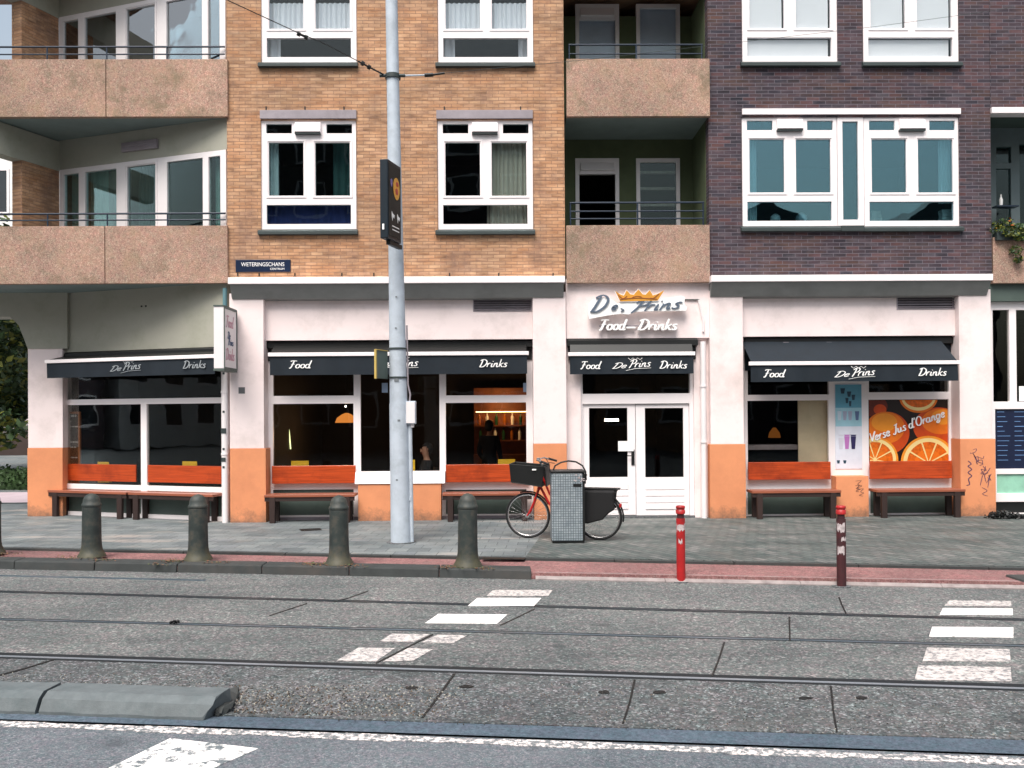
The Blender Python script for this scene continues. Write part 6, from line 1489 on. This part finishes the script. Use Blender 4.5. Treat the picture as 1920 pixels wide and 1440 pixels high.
P_ = Plane((0, 2.2)); h = P_.r(540, 790, 542, 842); mb = MB(P_); mb.tube([P_.w(h[0], 0, h[3]), P_.w(h[0] + .03, 0, (h[2] + h[3]) / 2), P_.w(h[1] + .03, 0, h[2])], .012, 6); tag(mk('tube_light', mb, emat('yellow_tube', (.9, .95, .45), 1.6), None, loc=P_.w(h[0], 0, h[2])), 'thin upright greenish light tube in the left cafe pane', 'lamp')
# small paper notices in the cafe windows
for (x0, y0, x1, y1, lab) in ((716, 718, 727, 736, 'small pale blue notice just left of the pole under the awning'), (981, 718, 987, 735, 'small pale notice at the right edge of the cafe window')):
    h = FP.r(x0, y0, x1, y1, VG + .03); mb = MB(); mb.box(h[0], h[1], VG + .034, VG + .037, h[2], h[3]); tag(mk('notice', mb, M('pale_blue_notice', c8(150, 170, 196), .7), None, loc=FP.w(h[0], VG + .03, h[2])), lab, 'notice')

# ================================================================ VEGETATION AND SURROUNDINGS
def leaves(mb, blobs, n, size):
    for i in range(n):
        cx, cy, cz, r_ = rnd.choice(blobs); a = Vector((rnd.gauss(0, 1), rnd.gauss(0, 1), rnd.gauss(0, 1))).normalized() * r_ * rnd.uniform(.45, 1.08)
        p = Vector((cx, cy, cz)) + Vector((a.x, a.y, a.z * .8)); s_ = size * rnd.uniform(.6, 1.4)
        u_ = Vector((rnd.gauss(0, 1), rnd.gauss(0, 1), rnd.gauss(0, .6))).normalized(); w_ = u_.cross(Vector((rnd.gauss(0, 1), rnd.gauss(0, 1), rnd.gauss(0, 1)))).normalized()
        mb.mi = rnd.choice((0, 0, 0, 1))
        fc = mb.bm.faces.new([mb.bm.verts.new(q_) for q_ in (p - u_ * s_, p - w_ * s_ * .5, p + u_ * s_, p + w_ * s_ * .5)]); fc.material_index = mb.mi
def tree(x, y, h, r_, lab, n=5200, size=.11, lo=.3):
    t = empty('tree', (x, y, -.1), lab, 'tree', 'trees beyond the corner'); mb = MB()
    mb.tube([(x, y, -.1), (x + .1, y, h * .3), (x, y + .1, h * .55)], .2, 10, r1=.12); tips = []
    for k in range(7):
        a = k * .9 + rnd.random(); q_ = Vector((x + math.cos(a) * r_ * .6, y + math.sin(a) * r_ * .6, h * rnd.uniform(.55, .9))); mb.tube([(x, y + .05, h * rnd.uniform(.35, .5)), (Vector((x, y, h * .55)) + q_) / 2, q_], .07, 6, r1=.02); tips.append(q_)
    mk('trunk', mb, m_bark, t); mb = MB(); bl = [(q_.x, q_.y, q_.z, r_ * rnd.uniform(.3, .5)) for q_ in tips] + [(x, y, h * .8, r_ * .5)] + [(x + rnd.uniform(-1, 1) * r_ * .7, y + rnd.uniform(-1, 1) * r_ * .7, h * rnd.uniform(lo, 1), r_ * rnd.uniform(.2, .38)) for _ in range(16)]
    leaves(mb, bl, n, size); mk('crown', mb, [m_leaf, m_leaf2], t); return t
tree(-14.9, 8.6, 6.6, 2.6, 'leafy tree seen between the corner balconies and the white column', 11000, .11, lo=.22)
tree(-18.5, 14, 9.2, 3.6, 'taller tree behind the first one at the left edge', 8000, .13)
tree(-15.2, 22, 6.0, 3.0, 'small distant tree low behind the white parasol', 5000, .14)
tree(-20.5, 6.8, 6.5, 3.0, 'bushy tree cut off by the left edge behind the corner balconies', 7000, .11)
tree(-17.2, 17, 8.0, 3.4, 'dense tree filling the gap between the white column and the left edge', 8000, .12, lo=.12)
# hedge
p0, p1 = G(-60, 922), G(52, 905); mb = MB(); hx0, hx1 = -22, -12.0; hy = 7.6
bl = [(hx0 + (hx1 - hx0) * i / 24, hy + .15 * math.sin(i), .3, .42) for i in range(25)]; leaves(mb, bl, 7000, .06); mb.mi = 0; mb.box(hx0, hx1, hy - .22, hy + .22, -.1, .5)
tag(mk('hedge', mb, [m_leaf, m_leaf], None, loc=(-17, hy, -.1)), 'low clipped dark hedge across the side street', 'hedge')
mb = MB(); mb.gpoly([(-40, 3.9), (-8, 3.9), (-8, 6.6), (-40, 6.6)], -.01, .006); k_ = mk('side_path', mb, M('pinkish_paving', c8(184, 168, 174), .8, var=.08)); k_['kind'] = 'structure'
mb = MB(); mb.gpoly([(-40, 3.7), (-8, 3.7), (-8, 3.88), (-40, 3.88)], -.01, .01); k_ = mk('side_kerb', mb, m_dark); k_['kind'] = 'structure'
# parasol
q0 = Vector((-15.2, 12.5, 0)); ps = empty('parasol', q0, 'white parasol standing under the trees at the far left', 'parasol'); mb = MB(); P_ = Plane((0, 12.5)); xc = P_.u(62); zt_ = P_.z(50, 786); zb_ = P_.z(20, 806)
mb.lathe([(1.15, zb_ - .12), (1.16, zb_), (.6, (zt_ + zb_) / 2 + .06), (.03, zt_ + .1)], xc, 12.5, 8, False); mk('canopy', mb, m_white, ps); mb = MB(); mb.tube([(xc, 12.5, 0), (xc, 12.5, zt_ + .2)], .03, 8); mk('mast', mb, m_zinc, ps); ps.location.x = xc
for ch in ps.children: ch.location.x -= xc - q0.x
# dark far house + pale block top left
def block(name, x0, x1, y0, y1, h, mat, lab, rows, cols_, wmat=m_black, z0=0, front='-', fr=m_pw):
    r_ = empty(name, ((x0 + x1) / 2, (y0 + y1) / 2, 0), lab, 'building'); mb = MB(); mb.box(x0, x1, y0, y1, -.1, h); mk('wall', mb, mat, r_)
    sh = (h - 1.2) / rows; sw = (x1 - x0) / cols_; yf = y0 if front == '-' else y1; s_ = -1 if front == '-' else 1
    for i in range(rows):
        for j in range(cols_):
            a = x0 + sw * (j + .2); b = x0 + sw * (j + .8); z = .8 + sh * (i + .15); zz = .8 + sh * (i + .8); mb = MB(); mb2 = MB()
            if s_ < 0: mb.ring(a, b, z, zz, yf - .06, yf - .002, .12); mb2.box(a + .12, b - .12, yf - .03, yf - .004, z + .12, zz - .12)
            else: mb.ring(a, b, z, zz, yf + .002, yf + .06, .12); mb2.box(a + .12, b - .12, yf + .004, yf + .03, z + .12, zz - .12)
            wf = mk('window', mb, fr, r_); mk('pane', mb2, wmat, wf)
    mb = MB(); mb.box(x0 - .2, x1 + .2, y0 - .2, y1 + .2, h, h + .25); mk('roof', mb, m_zinc, r_); return r_
dark_render = M('grey_render', c8(84, 82, 80), .8)  # render darkened so the glass mirrors a dark wall
pale = M('pale_render', c8(226, 224, 222), .8); mg = M('dark_glazing', c8(40, 46, 52), .1)
block('far_building', -36, -22.5, 34, 42, 21, pale, 'pale multi-storey building glimpsed above the corner balcony at top left', 5, 6, mg)
block('far_building', -40, -9.5, 28, 32, 5.4, M('dark_far_brick', c8(60, 48, 44), .9), 'low dark building far behind the trees at the left', 1, 8, mg)
# unseen houses opposite, heights and tones set to shape the glass reflections
for (x0, x1, h, mat, lab) in ((-26, -14, 17, m_obrick, 'opposite orange brick house reflected in the corner window'), (-13.9, -6, 18, dark_render, 'opposite grey house, unseen, toned dark for the window reflections'), (-5.9, 5, 18.5, m_dbrick, 'opposite dark brick house behind the photographer'), (5.1, 11, 10.4, m_obrick, 'opposite lower brick house right of the photographer'), (11.1, 17.5, 11.0, m_dbrick, 'opposite gabled dark brick house further right'), (17.6, 21, 10.6, m_obrick, 'opposite narrow brick house between two gabled ones'), (21.1, 27, 11.4, m_dbrick, 'opposite gabled dark house at the far right')):
    block('opposite_house', x0, x1, -40, -31, h, mat, lab, max(2, int(h / 3)), max(2, int((x1 - x0) / 2.4)), mg, front='+')
    if 'gabled ' in lab and 'narrow' not in lab:
        mb = MB(); mb.prism([(x0 - .1, h + .26), (x1 + .1, h + .26), ((x0 + x1) / 2, h + 2.2)], -38, -30.8); mk('gable', mb, m_black, [o for o in bpy.data.objects if o.get('label') == lab][0])
for (cx, cy, mat, lab) in ((-50, -36, m_dbrick, 'unseen dark brick house added for the corner window reflection'), (-50, -24, pale, 'unseen pale house added to brighten the corner window reflection'), (-50, -11, m_dbrick, 'second unseen dark house added for the corner window reflection')):  # unseen houses added to put dark and bright patches in the corner glass
    hh_ = block('opposite_house', cx - 6, cx + 6, cy - 6, cy + 6, 12 + (cy % 3), mat, lab, 4, 5, mg, front='+'); hh_.rotation_euler = (0, 0, R(-90))
# balcony plants on the right neighbour
hx0 = FP.u(1866); mb = MB(); zt_ = FP.z(1890, 430); bl = [(hx0 + .02 + k * .17, .02 - .08 * math.sin(k), FP.z(1890, 428) + .04 * math.sin(k * 2), .15 + .03 * math.sin(k * 1.7)) for k in range(14)]
pl = empty('balcony_plant', (hx0 + 1, 0.02, zt_ - .1), 'bushy flowering plant with yellow-green leaves spilling over the right balcony', 'plant')
leaves(mb, bl + [(b[0], b[1] - .06, b[2] - .14, .1) for b in bl[1:8]], 2600, .032); leaves(mb, [(hx0 + .35, -.06, zt_ - .4, .12), (hx0 + .4, -.06, zt_ - .55, .08)], 220, .026); mk('foliage', mb, [m_leaf, m_leaf2], pl)
mb = MB(); leaves(mb, [(b[0], b[1] - .03, b[2] + .06, .12) for b in bl], 110, .026); mk('flowers', mb, [M('orange_flower', c8(214, 120, 50), .6), M('red_flower', c8(180, 60, 50), .6)], pl)
mb = MB(); mb.box(hx0 + .02, hx0 + 2.4, -.06, .1, zt_ - .2, zt_ - .06); mk('planter', mb, m_dark, pl)
# dark heap against the right pillar
mb = MB(); c_ = G(1893, 972)
for i in range(240):
    t = rnd.random(); x = c_.x - .38 + .95 * t; z = .16 * math.sin(min(t * 1.6, 1) * math.pi * .8 + .3) * (1 - t * .6); stone(mb, x, c_.y + rnd.uniform(-.12, .12), rnd.uniform(0, max(z, .02)), rnd.uniform(.02, .05))
tag(mk('sack_heap', mb, m_black, None, loc=c_), 'dark heap lying on the pavement at the foot of the graffitied pillar', 'heap')
for o in list(bpy.data.objects):
    if o.name.startswith('opposite') or o.name.startswith('far_'): pass
